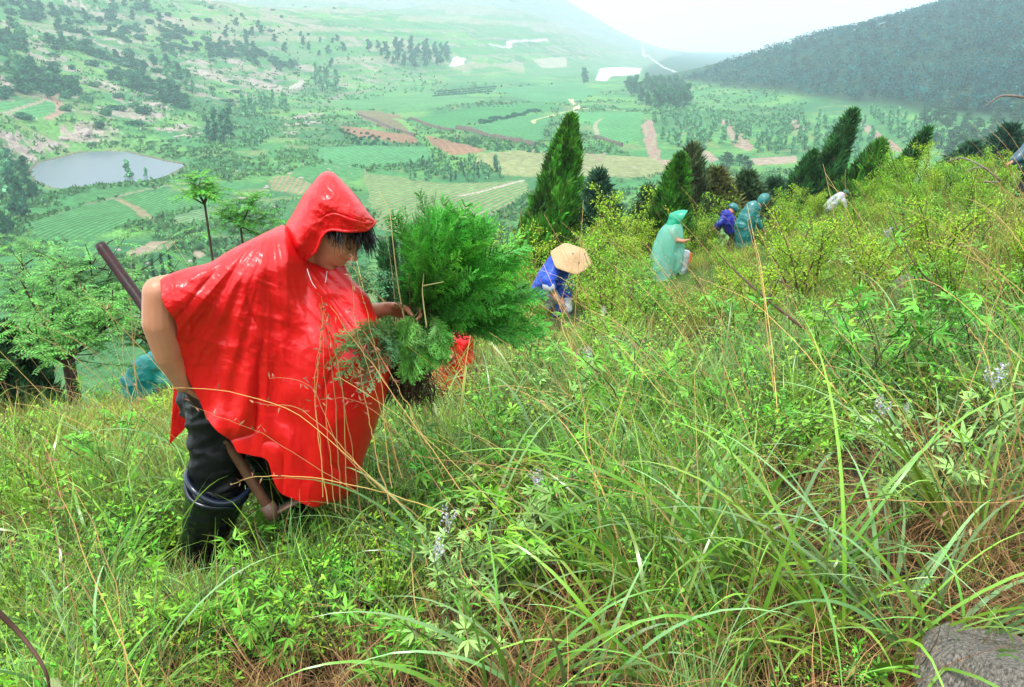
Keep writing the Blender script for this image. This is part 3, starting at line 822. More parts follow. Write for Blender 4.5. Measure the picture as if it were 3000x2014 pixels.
# ---------- dry stone walls of the terraces
MAT_WALL = mat_simple("dry_stone", (.20, .155, .12), .9, .2, noise=2.2, bump=(3., .8, .1), col2=(.09, .07, .055))
def stone_wall(pl, h, label):
    W2 = np.array([hit(*q)[:2] for q in pl]); c = spline(np.c_[W2, W2[:, :1] * 0], 60)[:, :2]
    d = np.gradient(c, axis=0); d /= np.linalg.norm(d, axis=1, keepdims=True); nn = np.c_[-d[:, 1], d[:, 0]]
    z = H(c[:, 0], c[:, 1]); R = rng(int(h * 10) + len(pl)); hh = h * R.uniform(.75, 1.15, 60); j = R.normal(size=(60, 4)) * .12
    a = np.c_[c - nn * (.5 + j[:, :1]), z - .6]; b = np.c_[c - nn * (.35 + j[:, 1:2]), z + hh]; e = np.c_[c + nn * (.35 + j[:, 2:3]), z + hh]; f = np.c_[c + nn * (.5 + j[:, 3:4]), z - .6]
    V = np.stack([a, b, e, f], 1).reshape(-1, 3); Q = [[4 * i + k, 4 * i + k + 1, 4 * i + k + 5, 4 * i + k + 4] for i in range(59) for k in range(3)] + [[0, 1, 2, 3], [236, 239, 238, 237]]
    G = Geo(); G.add(V, Q); tag(link("terrace_wall", G.mesh("terrace_wall", MAT_WALL)), label, "wall")
for (pl, h), lab in zip(WALLS, ["brown dry stone wall at the upper left of the green field in mid valley", "long brown dry stone wall running down to the right across the middle fields", "brown dry stone wall between the two brown ploughed plots", "short stone bank under the curved green field right of the tall cypress"]):
    stone_wall(pl, h, lab)
# ================================================================ TREES ON AND BEYOND THE BROW
MAT_CYP = mat_leaf("cypress", trans=.12, rough=.6, spec=.25, val=.4)
def cypress_mesh(seed, h, r, n, col, lean=(0, 0), notch=.25, sl=.30, sw=.05, double=None):
    """columnar arborvitae: thousands of upswept sprays in a flame-shaped crown with an uneven outline"""
    R = rng(seed); G = Geo()
    def column(n, h, r, off, z0):
        t = R.uniform(0, 1, n) ** .85; th = R.uniform(0, 2 * math.pi, n)
        prof = (np.minimum(1, (t + .12) / .28) ** .7) * (1 - t) ** .62 * 1.15 + .02
        lump = 1 + notch * (fbm(th * 1.6 + seed, t * 7, seed, 4) - .5) * 4.0
        rr = r * prof * lump * R.uniform(.12, 1.12, n) ** .45
        P = np.stack([rr * np.cos(th) + lean[0] * t * h + off[0], rr * np.sin(th) + lean[1] * t * h + off[1], z0 + t * h * .93], 1)
        out = np.stack([np.cos(th), np.sin(th), np.zeros(n)], 1)
        D = unit(out * R.uniform(.15, .7, (n, 1)) + [lean[0] * .8, lean[1] * .8, 1.0] + R.normal(size=(n, 3)) * .36)
        L = sl * R.uniform(.5, 1.3, n) * (1 - .4 * t)
        clump = .25 + 1.5 * sstep(.25, .75, fbm(th * 2.6, t * 9, seed + 5, 4))
        C = np.array(col) * (clump * R.uniform(.7, 1.3, n))[:, None]
        C[:, 0] += (R.uniform(0, 1, n) < .06) * .05
        S = unit(np.cross(D, out + R.normal(size=(n, 3)) * .6))
        V, Q, CC, _ = ribbons(P, D, L, sw * R.uniform(.6, 1.4, n), -.1, 2, C * .75, C * 1.3, S, seed)
        G.add(V, Q, None, CC)
    column(n, h, r, (0, 0), 0)
    if double: column(int(n * .6), h * double[0], r * double[1], (double[2], 0), 0)
    me = G.mesh("cypress_crown", MAT_CYP)
    V, Q, T = tube([(0, 0, -.8), (lean[0] * h * .3, lean[1] * h * .3, h * .35), (lean[0] * h * .8, lean[1] * h * .8, h * .85)], [.045 * h ** .5, .03 * h ** .5, .01], 7)
    G2 = Geo(); G2.add(V, Q, T, (.1, .07, .05))
    return [("crown", me), ("trunk", G2.mesh("cypress_trunk", MAT_BARK))]

def along(px, py, dist):
    """spot on the ground profile at ground distance dist in the direction of a pixel column"""
    v = ray(px, py); t = dist / v.y
    return v.x * t, dist

def stand(px, base_py, top_py, dist, ratio, seed, n, col, label, lean=(0, 0), cat="tree", name="cypress_tree", group=None, double=None, sl=.3, sw=.05, notch=.25):
    top = W(px, top_py, dist); base = W(px, base_py, dist)
    x, y = top.x, dist
    gz = Hs(x, y); z0 = min(gz, base.z)
    h = top.z - z0; r = ratio * (top.z - base.z)
    parts = cypress_mesh(seed, h, r, n, col, lean, notch, sl, sw, double)
    t = thing(name, label, cat, (x - lean[0] * h * .9, y, z0), group)
    for nm, me in parts: link(nm, me, t)
CG = (.050, .175, .014); CG2 = (.035, .13, .03); CG3 = (.028, .10, .045)
stand(1664, 690, 303, 17, .245, 601, 17000, CG, "tall dark green conical cypress standing highest in the middle of the hillside", lean=(.17, 0), sl=.24, sw=.045)
stand(1992, 700, 440, 18.5, .24, 602, 9000, CG, "bright green cypress right behind the green-caped walker", lean=(.10, 0), double=None)
stand(2030, 640, 412, 20.5, .30, 603, 5000, (.06, .09, .035), "brownish sparse conifer behind the cypress beside the green-caped walker", lean=(.02, 0), name="conifer_tree", sl=.4, sw=.035, notch=.5)
stand(2492, 590, 300, 27, .20, 604, 12000, CG2, "twin-topped dark cypress leaning right on the brow, tallest of the right-hand trio", lean=(.26, 0), double=(.72, .9, -.75), sl=.4, sw=.06)
stand(2575, 560, 400, 26, .42, 605, 9000, CG, "broad bushy cypress leaning right, middle one of the right-hand trio", lean=(.28, 0), double=(.8, .8, .9), sl=.4, sw=.06)
stand(2706, 520, 358, 27, .27, 606, 7000, CG2, "narrow cypress leaning right, rightmost of the trio on the brow", lean=(.42, 0), sl=.4, sw=.06)
stand(2198, 560, 468, 44, .30, 607, 3500, CG3, "small bluish cypress seen over the hedge left of the leaning trio", lean=(.1, 0), sl=.6, sw=.12)
stand(2325, 560, 455, 42, .22, 608, 4200, CG3, "hazy narrow cypress nearest left of the leaning trio", lean=(.1, 0), group="hazy cypresses left of the leaning trio", sl=.6, sw=.12)
stand(2290, 570, 480, 41, .25, 609, 3500, CG3, "hazy narrow cypress second left of the leaning trio", lean=(.1, 0), group="hazy cypresses left of the leaning trio", sl=.6, sw=.12)
stand(1120, 860, 665, 19, .20, 610, 6500, (.03, .115, .03), "dark cypress directly left of the carried seedlings", sl=.3, sw=.05, group="dark cypresses between the hooded head and the seedlings")
stand(1146, 850, 640, 21, .18, 611, 6500, (.035, .125, .03), "taller dark cypress touching the left edge of the carried seedlings", sl=.3, sw=.05, group="dark cypresses between the hooded head and the seedlings")
stand(1176, 800, 650, 26, .14, 612, 3000, CG3, "slim dark cypress half hidden behind the carried seedlings", sl=.3, sw=.05, group="dark cypresses between the hooded head and the seedlings")
stand(1383, 700, 572, 24, .22, 613, 3500, CG, "small green cypress tip rising behind the carried seedlings", sl=.3, sw=.05)
stand(10, 1120, 935, 7.6, .5, 614, 9000, (.028, .09, .03), "dark round cypress cut by the left edge behind the grass", sl=.16, sw=.025, name="cypress_tree")
for i, (px, b, t_) in enumerate([(439, 768, 734), (465, 772, 718), (489, 775, 712), (385, 760, 735)]):
    stand(px, b, t_, 95, .19, 620 + i, 1100, (.025, .09, .035), ["small dark cypress left of the pair behind the shoulder", "left cypress of the dark pair behind the shoulder", "right cypress of the dark pair behind the shoulder", "tiny dark cypress at the left end of the row behind the shoulder"][i], sl=.6, sw=.16, group="small cypresses in the valley behind the shoulder", notch=.1)
for i, (px, b, t_, l_) in enumerate([(535, 790, 722, "bright green round conifer just above the red shoulder"), (574, 790, 750, "small bright green conifer touching the red shoulder"), (553, 740, 655, "dull green conifer behind the bright round one above the shoulder")]):
    stand(px, b, t_, 30 + 8 * i, .42, 640 + i, 2600, [(.06, .19, .02), (.06, .19, .02), (.05, .13, .05)][i], l_, sl=.35, sw=.06, name="conifer_tree")

# bushy pines on the slope just over the brow
def bushy_pine(px, top_py, base_py, dist, seed, col, label, wr=.45, nf=2600, fs=.14, group=None):
    top = W(px, top_py, dist); base = W(px, base_py, dist); gz = Hs(top.x, dist); z0 = min(gz, base.z)
    h = top.z - z0; hv = top.z - base.z; R = rng(seed); G = Geo()
    n = nf; k = R.integers(0, 9, n); lev = h - hv * (.02 + .98 * (k / 8.0)) ; 
    bl = wr * hv * (.12 + .88 * (k / 8.0)); th = (R.integers(0, 6, n) + (k * .37)) * 1.047 + R.normal(size=n) * .12; u = R.uniform(.1, 1, n)
    P = np.stack([bl * u * np.cos(th), bl * u * np.sin(th), lev + bl * u * .35 + R.normal(size=n) * .05 * hv ** .5], 1)
    D = unit(np.stack([np.cos(th), np.sin(th), np.full(n, .8)], 1) + R.normal(size=(n, 3)) * .55)
    C = np.array(col) * R.uniform(.6, 1.5, (n, 1))
    V, Q, CC, _ = ribbons(P, D, fs * R.uniform(.6, 1.4, n), fs * .3, -.2, 2, C * .7, C * 1.3, None, seed); G.add(V, Q, None, CC)
    t = thing("pine_tree", label, "tree", (top.x, dist, z0), group)
    link("crown", G.mesh("pine_crown", MAT_CYP), t)
    V, Q, T = tube([(0, 0, -.5), (0, 0, h * .5), (0, 0, h * .98)], [.09, .06, .01], 6); G2 = Geo(); G2.add(V, Q, T, (.08, .05, .04)); link("trunk", G2.mesh("pine_trunk", MAT_BARK), t)
PG = "pines growing just over the brow"
bushy_pine(1755, 520, 690, 22, 651, (.035, .10, .05), "feathery dark pine between the tall cypress and the green-caped walker", .55, 5200, .2, PG)
bushy_pine(2100, 510, 640, 24, 652, (.10, .11, .03), "olive-brown pine above the two people in blue", .75, 6000, .2, PG)
bushy_pine(2190, 520, 640, 25, 653, (.05, .10, .035), "dark pine just right above the person in teal", .8, 5600, .2, PG)
bushy_pine(2270, 540, 640, 27, 654, (.04, .10, .045), "low dark green pine left of the leaning cypress trio", .8, 5200, .22, PG)
bushy_pine(2375, 520, 640, 30, 655, (.04, .10, .05), "hazy green pine directly left of the twin-topped cypress", .6, 4200, .24, PG)
bushy_pine(1900, 560, 690, 23, 656, (.05, .12, .05), "small pine left of the bright cypress behind the walker", .5, 3200, .2, PG)
bushy_pine(1320, 640, 760, 26, 657, (.05, .13, .04), "green pine hidden behind the top of the seedling bundle", .7, 3500, .2, PG)
bushy_pine(2850, 430, 560, 34, 658, (.035, .10, .05), "dark pine behind the brow at the far right", .9, 4200, .26, PG)
bushy_pine(2960, 380, 520, 38, 659, (.03, .09, .05), "tallest dark pine behind the brow near the right edge", .9, 4200, .28, PG)

# broadleaf mass filling the dip left of the figure
def pinnate(G, R, P, D, L, npair, ll, lw, col, droop=.9):
    """feather-shaped compound leaves: a bending midrib with paired leaflets"""
    n = len(P); V, Q, C, pts = ribbons(P, D, L, .004, droop, 5, np.array([.12, .2, .05]), None, None, int(R.integers(1e6)))
    G.add(V, Q, None, C)
    u = (np.arange(npair) + .6) / npair * 4.999; i = u.astype(int); f = (u - i)[None, :, None]
    A = pts[:, i] * (1 - f) + pts[:, i + 1] * f; Tn = unit(pts[:, i + 1] - pts[:, i])
    up = np.array([0, 0, 1.0]); S = unit(np.cross(Tn, up)); Nn = unit(np.cross(S, Tn))
    cc = np.repeat(np.broadcast_to(col, (n, 3)), npair, 0) if np.ndim(col) > 1 else col
    for s in (-1, 1):
        d = unit(S * s + Tn * .35 - up * .18 + R.normal(size=S.shape) * .10)
        V, T, CC = leaves(A.reshape(-1, 3), d.reshape(-1, 3), Nn.reshape(-1, 3), ll * R.uniform(.8, 1.15, n * npair), lw, cc * R.uniform(.8, 1.2, (n * npair, 1)), .08)
        G.add(V, None, T, CC)

def branchy(R, base, tips, r0, G2, bend=.12, col=(.05, .035, .025)):
    out = []
    for tip in tips:
        tip = np.asarray(tip, float); base = np.asarray(base, float); L = np.linalg.norm(tip - base)
        mid = (base + tip) / 2 + R.normal(size=3) * L * bend; mid[2] -= L * .06
        pts = spline([base, mid, tip], 9); V, Q, T = tube(pts, np.linspace(r0, r0 * .3, 9), 6); G2.add(V, Q, T, col); out.append(pts)
    return out

def pinnate_tree(loc, seed, branch_tips, label, trunk_top, r0=.05, nleaf=34, L=(.28, .5), ll=.055, lw=.022, col=(.05, .19, .03), name="locust_tree", sub=3, npair=11, spread=.35, cat="tree"):
    R = rng(seed); G = Geo(); G2 = Geo(); loc = np.array(loc, float)
    tt = np.array(trunk_top) - loc; V, Q, T = tube(spline([(0, 0, -.3), tt * .5 + R.normal(size=3) * .04, tt], 8), np.linspace(r0, r0 * .8, 8), 8); G2.add(V, Q, T)
    brs = branchy(R, tt, [np.array(b) - loc for b in branch_tips], r0 * .6, G2)
    for pts in brs:
        for k in range(sub):
            i = R.integers(3, 8); e = pts[i] + R.normal(size=3) * spread * [1, 1, .6] + [0, 0, spread * .5]
            sb = branchy(R, pts[i], [e], r0 * .22, G2)[0]
            m = nleaf // 2; q = sb[R.integers(3, 9, m)]
            a = R.uniform(0, 6.283, m); D = np.stack([np.cos(a), np.sin(a), R.uniform(-.1, .6, m)], 1)
            pinnate(G, R, q, D, R.uniform(*L, m), npair, ll, lw, np.array(col) * R.uniform(.6, 1.5, (m, 1)))
        m = nleaf; q = pts[R.integers(5, 9, m)]; a = R.uniform(0, 6.283, m); D = np.stack([np.cos(a), np.sin(a), R.uniform(0, .8, m)], 1)
        pinnate(G, R, q, D, R.uniform(*L, m), npair, ll, lw, np.array(col) * R.uniform(.6, 1.5, (m, 1)))
    t = thing(name, label, cat, loc); link("crown", G.mesh("locust_crown", MAT_LEAF), t); link("trunk", G2.mesh("locust_trunk", MAT_BARK), t)
b0 = W(205, 1180, 6.4); b0.z = Hs(b0.x, 6.4)
tips = [W(px, py, d) for px, py, d in [(170, 860, 6.6), (250, 830, 6.9), (330, 850, 6.5), (100, 930, 6.1), (60, 820, 6.4), (290, 940, 6.4), (150, 990, 6.0), (230, 930, 6.8), (400, 820, 7.0), (40, 1000, 6.4)]]
pinnate_tree(b0, 701, tips, "small feathery-leaved locust tree with forked dark trunk beside the rock at the left", W(190, 1060, 6.4), .030, 26, (.16, .28), ll=.036, lw=.015, col=(.11, .33, .05), npair=9)
tips = [W(px, py, d) for px, py, d in [(60, 740, 9.2), (160, 735, 9.6), (260, 745, 9.3), (120, 830, 9.0), (330, 790, 9.8), (20, 840, 9.1), (230, 820, 9.2), (410, 800, 9.6), (420, 880, 9.5), (90, 900, 9.0), (350, 870, 9.0)]]
b1 = Vector((W(190, 900, 9.4).x, 9.4, 0)); b1.z = Hs(b1.x, 9.4)
pinnate_tree(b1, 702, tips, "wide pale feathery-leaved tree rising behind the forked locust at the left", W(200, 960, 9.4), .045, 26, (.22, .38), .046, .018, (.12, .33, .08), sub=4, spread=.5)
tips = [W(px, py, d) for px, py, d in [(470, 860, 9.6), (520, 900, 9.8), (430, 930, 9.5), (400, 980, 9.6)]]
b2 = Vector((W(440, 900, 9.8).x, 9.8, 0)); b2.z = Hs(b2.x, 9.8)
pinnate_tree(b2, 703, tips, "feathery bush half hidden behind the bare elbow", W(440, 1000, 9.8), .04, 26, (.2, .34), .042, .017, (.10, .31, .05), name="locust_bush", cat="bush")
# saplings above the shoulder
b3 = Vector((W(650, 780, 5.4).x, 5.4, 0)); b3.z = Hs(b3.x, 5.4)
pinnate_tree(b3, 704, [W(580, 545, 5.4), W(560, 522, 5.3), W(612, 535, 5.5), W(545, 560, 5.5), W(626, 566, 5.4), W(590, 518, 5.4)], "slim sapling with a tuft of feathery leaves above the red shoulder", W(600, 600, 5.4), .010, 8, (.10, .19), .034, .013, (.09, .32, .03), sub=1, spread=.06, name="sapling", npair=9)
b4 = Vector((W(690, 780, 5.8).x, 5.8, 0)); b4.z = Hs(b4.x, 5.8)
pinnate_tree(b4, 705, [W(720, 620, 5.8), W(770, 640, 5.9), W(680, 640, 5.8), W(740, 580, 5.7), W(690, 600, 5.8), W(790, 700, 5.9)], "bushier sapling with bright feathery leaves between shoulder and hood", W(705, 665, 5.8), .010, 13, (.12, .22), .034, .013, (.09, .32, .035), sub=1, spread=.10, name="sapling", npair=9)
b5 = Vector((W(1000, 760, 6.8).x, 6.8, 0)); b5.z = Hs(b5.x, 6.8)
pinnate_tree(b5, 706, [W(1040, 740, 6.8), W(1060, 800, 6.8), W(1010, 700, 6.9), W(1090, 840, 6.7), W(1040, 860, 6.8)], "feathery-leaved sapling seen below the chin", W(1000, 880, 6.8), .014, 12, (.2, .34), .045, .018, (.04, .16, .05), sub=1, spread=.12, name="sapling", npair=9)
# ================================================================ UNDERGROWTH OF THE NEAR HILLSIDE
# ---------- library meshes
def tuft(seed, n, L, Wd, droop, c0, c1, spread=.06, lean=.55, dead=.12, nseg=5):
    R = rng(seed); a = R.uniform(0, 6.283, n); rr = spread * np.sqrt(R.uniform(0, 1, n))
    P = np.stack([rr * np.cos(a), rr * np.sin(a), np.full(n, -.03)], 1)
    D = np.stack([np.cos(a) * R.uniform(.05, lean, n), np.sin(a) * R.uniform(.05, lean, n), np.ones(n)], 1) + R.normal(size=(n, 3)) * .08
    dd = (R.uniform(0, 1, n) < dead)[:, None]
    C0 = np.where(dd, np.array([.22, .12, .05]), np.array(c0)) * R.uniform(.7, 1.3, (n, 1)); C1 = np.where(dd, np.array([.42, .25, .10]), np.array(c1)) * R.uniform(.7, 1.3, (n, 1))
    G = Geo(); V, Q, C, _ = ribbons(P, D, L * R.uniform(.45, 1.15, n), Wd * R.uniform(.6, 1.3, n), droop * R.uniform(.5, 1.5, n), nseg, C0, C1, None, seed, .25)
    G.add(V, Q, None, C); return G

def palmate(G, R, P, D, N, s, col):
    """five leaflets from one point"""
    n = len(P); D = unit(D + R.normal(size=(n, 3)) * .25); S = unit(np.cross(D, N)); N = unit(np.cross(S, D))
    for ang, k in ((-1.25, .55), (-.65, .85), (0, 1.0), (.65, .85), (1.25, .55)):
        d = D * math.cos(ang) + S * math.sin(ang) + N * -.15 + R.normal(size=(n, 3)) * .16
        V, T, C = leaves(P, d, N + R.normal(size=(n, 3)) * .2, s * k, s * k * .21, col * R.uniform(.75, 1.2, (n, 1)), .12); G.add(V, None, T, C)

def herb(seed, h, n, ls, col, flower=0.0, stemcol=(.06, .10, .03), nst=5, spread=.3, simple=False):
    R = rng(seed); G = Geo(); tips = []
    for i in range(nst):
        a = R.uniform(0, 6.283); e = np.array([math.cos(a) * spread * R.uniform(.2, 1), math.sin(a) * spread * R.uniform(.2, 1), h * R.uniform(.6, 1.05)])
        pts = spline([(0, 0, -.03), e * [.3, .3, .55] + R.normal(size=3) * .02, e], 10); V, Q, T = tube(pts, np.linspace(.0045, .0015, 10), 4, False); G.add(V, Q, T, stemcol)
        m = n // nst; k = R.uniform(2.2, 9, m); i0 = np.minimum(k.astype(int), 8); f = (k - i0)[:, None]; P = pts[i0] * (1 - f) + pts[i0 + 1] * f
        aa = np.arange(m) * 2.4 + R.uniform(0, 6); D = np.stack([np.cos(aa), np.sin(aa), R.uniform(-.15, .75, m)], 1)
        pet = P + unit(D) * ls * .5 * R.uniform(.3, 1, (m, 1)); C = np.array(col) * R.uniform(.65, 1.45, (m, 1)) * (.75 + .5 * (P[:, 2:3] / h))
        N = np.array([0, 0, 1.0]) + R.normal(size=(m, 3)) * .4
        if simple: V, T, CC = leaves(pet, D, N, ls * R.uniform(.6, 1.2, m), ls * .38, C, .15); G.add(V, None, T, CC)
        else: palmate(G, R, pet, D, N, ls * R.uniform(.45, 1.25, m), C)
        if R.uniform() < flower: tips.append(pts[-1])
    for p in tips:
        H_ = R.uniform(.08, .16)
        for b in range(3):
            dv = unit(np.array([R.normal() * .35, R.normal() * .35, 1.0])); m = 46; u = R.uniform(0, 1, m); hh = H_ * (1 if b == 0 else .65)
            P = p + dv * (u * hh)[:, None] + R.normal(size=(m, 3)) * (.006 + .008 * (1 - u))[:, None]
            fc = np.where(R.uniform(0, 1, (m, 1)) < .45, np.array([[.55, .52, .72]]), np.array([[.42, .48, .30]]))
            V, T, CC = leaves(P, R.normal(size=(m, 3)) + [0, 0, .4], R.normal(size=(m, 3)), .011, .009, fc, .2); G.add(V, None, T, CC)
    return G

def small_shrub(seed, h, sp, n, ls, col, nst=7, twig=True):
    """thin dark stems with side twigs and many very small bright leaves"""
    R = rng(seed); G = Geo(); G2 = Geo(); A = []
    for i in range(nst):
        a = R.uniform(0, 6.283); rr = sp * R.uniform(.25, 1); e = np.array([math.cos(a) * rr, math.sin(a) * rr, h * R.uniform(.6, 1.05)])
        pts = spline([(R.normal() * .04, R.normal() * .04, -.05), e * [.35, .35, .5] + R.normal(size=3) * .06, e], 12); V, Q, T = tube(pts, np.linspace(.011, .003, 12), 4, False); G2.add(V, Q, T, (.07, .04, .03))
        for j in range(9):
            k = R.integers(3, 11); L = h * .32 * (1.15 - k / 14); b = R.uniform(0, 6.283); e2 = pts[k] + np.array([math.cos(b) * L * .8, math.sin(b) * L * .8, L * R.uniform(.2, .9)])
            p2 = spline([pts[k], (pts[k] + e2) / 2 + R.normal(size=3) * .03, e2], 8); V, Q, T = tube(p2, np.linspace(.004, .0015, 8), 3, False); G2.add(V, Q, T, (.08, .05, .03)); A.append(p2)
        A.append(pts[6:])
    A = np.concatenate(A); P = A[R.integers(0, len(A), n)] + R.normal(size=(n, 3)) * .028 * (h / 1.0) * [1, 1, .8]
    D = R.normal(size=(n, 3)) + [0, 0, .5]; N = np.array([0, 0, 1.0]) + R.normal(size=(n, 3)) * .6
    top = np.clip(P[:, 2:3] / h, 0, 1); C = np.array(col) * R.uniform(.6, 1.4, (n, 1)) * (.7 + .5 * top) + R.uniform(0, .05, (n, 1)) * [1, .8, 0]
    V, T, CC = leaves(P, D, N, ls * R.uniform(.6, 1.4, n), ls * .5, C, .12); G.add(V, None, T, CC)
    return G, G2

lib = bpy.data.collections.new("grass_library")        # prototypes of the scattered stuff, not linked to the scene
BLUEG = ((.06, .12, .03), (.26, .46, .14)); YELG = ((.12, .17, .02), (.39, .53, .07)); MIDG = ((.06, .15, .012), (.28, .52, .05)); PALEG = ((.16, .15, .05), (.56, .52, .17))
MAT_BLADE = mat_leaf("broad_blade", trans=.2, rough=.3, spec=.6, inst=True, hue=.02, val=.35)
def lib_add(name, me):
    o = bpy.data.objects.new(name, me); return o
def make_lib(name, metas):
    c = bpy.data.collections.new(name)
    for i, (nm, me) in enumerate(metas): c.objects.link(bpy.data.objects.new("%02d_%s" % (i, nm), me))
    return c
GT = []
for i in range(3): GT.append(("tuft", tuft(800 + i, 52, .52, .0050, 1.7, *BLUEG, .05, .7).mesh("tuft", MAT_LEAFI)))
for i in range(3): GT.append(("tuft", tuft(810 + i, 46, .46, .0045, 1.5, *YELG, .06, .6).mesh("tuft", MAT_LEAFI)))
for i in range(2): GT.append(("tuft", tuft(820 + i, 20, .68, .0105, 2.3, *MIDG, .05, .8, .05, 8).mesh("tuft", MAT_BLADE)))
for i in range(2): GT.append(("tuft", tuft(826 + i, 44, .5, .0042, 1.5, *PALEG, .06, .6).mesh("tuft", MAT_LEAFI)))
LIB_GRASS = make_lib("grass_library", GT)
DT = [("straw", tuft(830 + i, 26, .5, .0035, 2.2, (.010, .005, .003), (.060, .024, .010), .07, 1.1, 1.0).mesh("straw", MAT_LEAFI)) for i in range(3)]
LIB_DEAD = make_lib("dead_grass_library", DT)
HB = []
for i in range(3): HB.append(("herb", herb(840 + i, .34, 34, .070, (.13, .37, .025), 0, nst=5, spread=.2).mesh("herb", MAT_LEAFI)))
for i in range(3): HB.append(("herb", herb(850 + i, .30, 90, .036, (.16, .39, .03), 0, nst=7, spread=.2, simple=True).mesh("herb", MAT_LEAFI)))
for i in range(2): HB.append(("herb", herb(860 + i, .26, 120, .024, (.22, .42, .025), 0, nst=8, spread=.2, simple=True).mesh("herb", MAT_LEAFI)))
LIB_HERB = make_lib("herb_library", HB)

def scatter_stuff(name, coll, pts, rot, scl, idx, kindlabel):
    n = len(pts)
    me = bpy.data.meshes.new(name); me.vertices.add(n); me.vertices.foreach_set("co", np.asarray(pts, np.float32).ravel())
    a = me.attributes.new("rot", 'FLOAT_VECTOR', 'POINT'); a.data.foreach_set("vector", np.asarray(rot, np.float32).ravel())
    a = me.attributes.new("scl", 'FLOAT_VECTOR', 'POINT'); a.data.foreach_set("vector", np.asarray(scl, np.float32).ravel())
    a = me.attributes.new("pick", 'INT', 'POINT'); a.data.foreach_set("value", np.asarray(idx, np.int32))
    o = link(name, me); md = o.modifiers.new("scatter", 'NODES')
    ng = bpy.data.node_groups.new(name + "_scatter", 'GeometryNodeTree'); md.node_group = ng
    ng.interface.new_socket("Geometry", in_out='INPUT', socket_type='NodeSocketGeometry'); ng.interface.new_socket("Geometry", in_out='OUTPUT', socket_type='NodeSocketGeometry')
    gi = ng.nodes.new("NodeGroupInput"); go = ng.nodes.new("NodeGroupOutput"); ip = ng.nodes.new("GeometryNodeInstanceOnPoints")
    ci = ng.nodes.new("GeometryNodeCollectionInfo"); ci.inputs["Collection"].default_value = coll; ci.inputs["Separate Children"].default_value = True; ci.inputs["Reset Children"].default_value = True
    def na(nm, t):
        x = ng.nodes.new("GeometryNodeInputNamedAttribute"); x.data_type = t; x.inputs["Name"].default_value = nm; return [s for s in x.outputs if s.enabled and s.name == "Attribute"][0]
    e2r = ng.nodes.new("FunctionNodeEulerToRotation"); L = ng.links
    L.new(gi.outputs[0], ip.inputs["Points"]); L.new(ci.outputs[0], ip.inputs["Instance"]); ip.inputs["Pick Instance"].default_value = True
    L.new(na("pick", 'INT'), ip.inputs["Instance Index"]); L.new(na("rot", 'FLOAT_VECTOR'), e2r.inputs[0]); L.new(e2r.outputs[0], ip.inputs["Rotation"]); L.new(na("scl", 'FLOAT_VECTOR'), ip.inputs["Scale"])
    L.new(ip.outputs[0], go.inputs[0])
    tag(o, kindlabel, None, None, "stuff")

def px_of(x, y, z):
    """where a world point falls in the photo (used only to keep a clear view of people)"""
    dep = y * CP - z * SP; up = y * SP + z * CP
    return 1500 + FPX * x / dep, 1007 - FPX * up / dep

def near_points(seed, n, ymin, ymax, dens=None, amin=-.80, amax=.95):
    """random spots on the hillside, about even in the picture: dense near the lens, sparser far away"""
    R = rng(seed); y = ymin * (ymax / ymin) ** R.uniform(0, 1, n); a = R.uniform(amin, amax, n); x = a * y
    k = (y < y_edge(np.clip(x / y, -2, 2.5)) + 1.2) & (np.abs(x) < .9 * y + .5)
    x, y = x[k], y[k]
    if dens is not None: k = R.uniform(0, 1, len(x)) < dens(x, y); x, y = x[k], y[k]
    return x, y, H(x, y), R

# the bare dark hollows between tussocks
def hollow(x, y):
    m = fbm(x * .75 + 2, y * .75 + 5, 120, 3)
    h = sstep(.60, .72, m)
    for cx, cy, r in [(.95, 1.72, .46), (1.2, 2.3, .52), (.65, 1.35, .30), (1.6, 2.9, .3), (1.5, 1.95, .32), (.05, 1.75, .25), (-.05, 2.15, .22), (-.55, 1.5, .22), (.2, 3.2, .3), (-.15, 1.28, .22), (2.8, 4.6, .5), (4.2, 6.9, .6)]:
        h = np.maximum(h, 1 - sstep(r * .75, r * 1.35, np.hypot(x - cx, (y - cy))))
    return h

def soft_hollow(x, y):
    # on the lens side of a hollow the grass is beaten down too
    return np.maximum(hollow(x, y + .25), hollow(x, y + .12)) * (y < 3.5)

def place(name, coll, nvar, x, y, z, R, s0, s1, tilt, lab, pick=None, hscale=None):
    n = len(x); s = R.uniform(s0, s1, n)
    if hscale is not None: s = s * hscale
    # trampled low in front of the people, so they stand clear of it
    ht = np.full(n, .60); keep = np.ones(n, bool)
    for x0, x1, top, ymax in TRAMPLED:
        px, pyb = px_of(x, y, z); pyt = px_of(x, y, z + ht * s)[1]; m = (px > x0) & (px < x1) & (y < ymax) & (pyt < top)
        f = np.clip((pyb - top) / np.maximum(pyb - pyt, 1), 0, 1); s = np.where(m, s * f, s); keep &= ~(m & (f < .3))
    x, y, z, s = x[keep], y[keep], z[keep], s[keep]; n = len(x)
    if pick is not None: pick = pick[keep]
    rot = np.stack([R.normal(size=n) * tilt, R.normal(size=n) * tilt, R.uniform(0, 6.283, n)], 1)
    idx = R.integers(0, nvar, n) if pick is None else pick
    scatter_stuff(name, coll, np.c_[x, y, z], rot, np.stack([s, s, s * R.uniform(.8, 1.2, n)], 1), idx, lab)

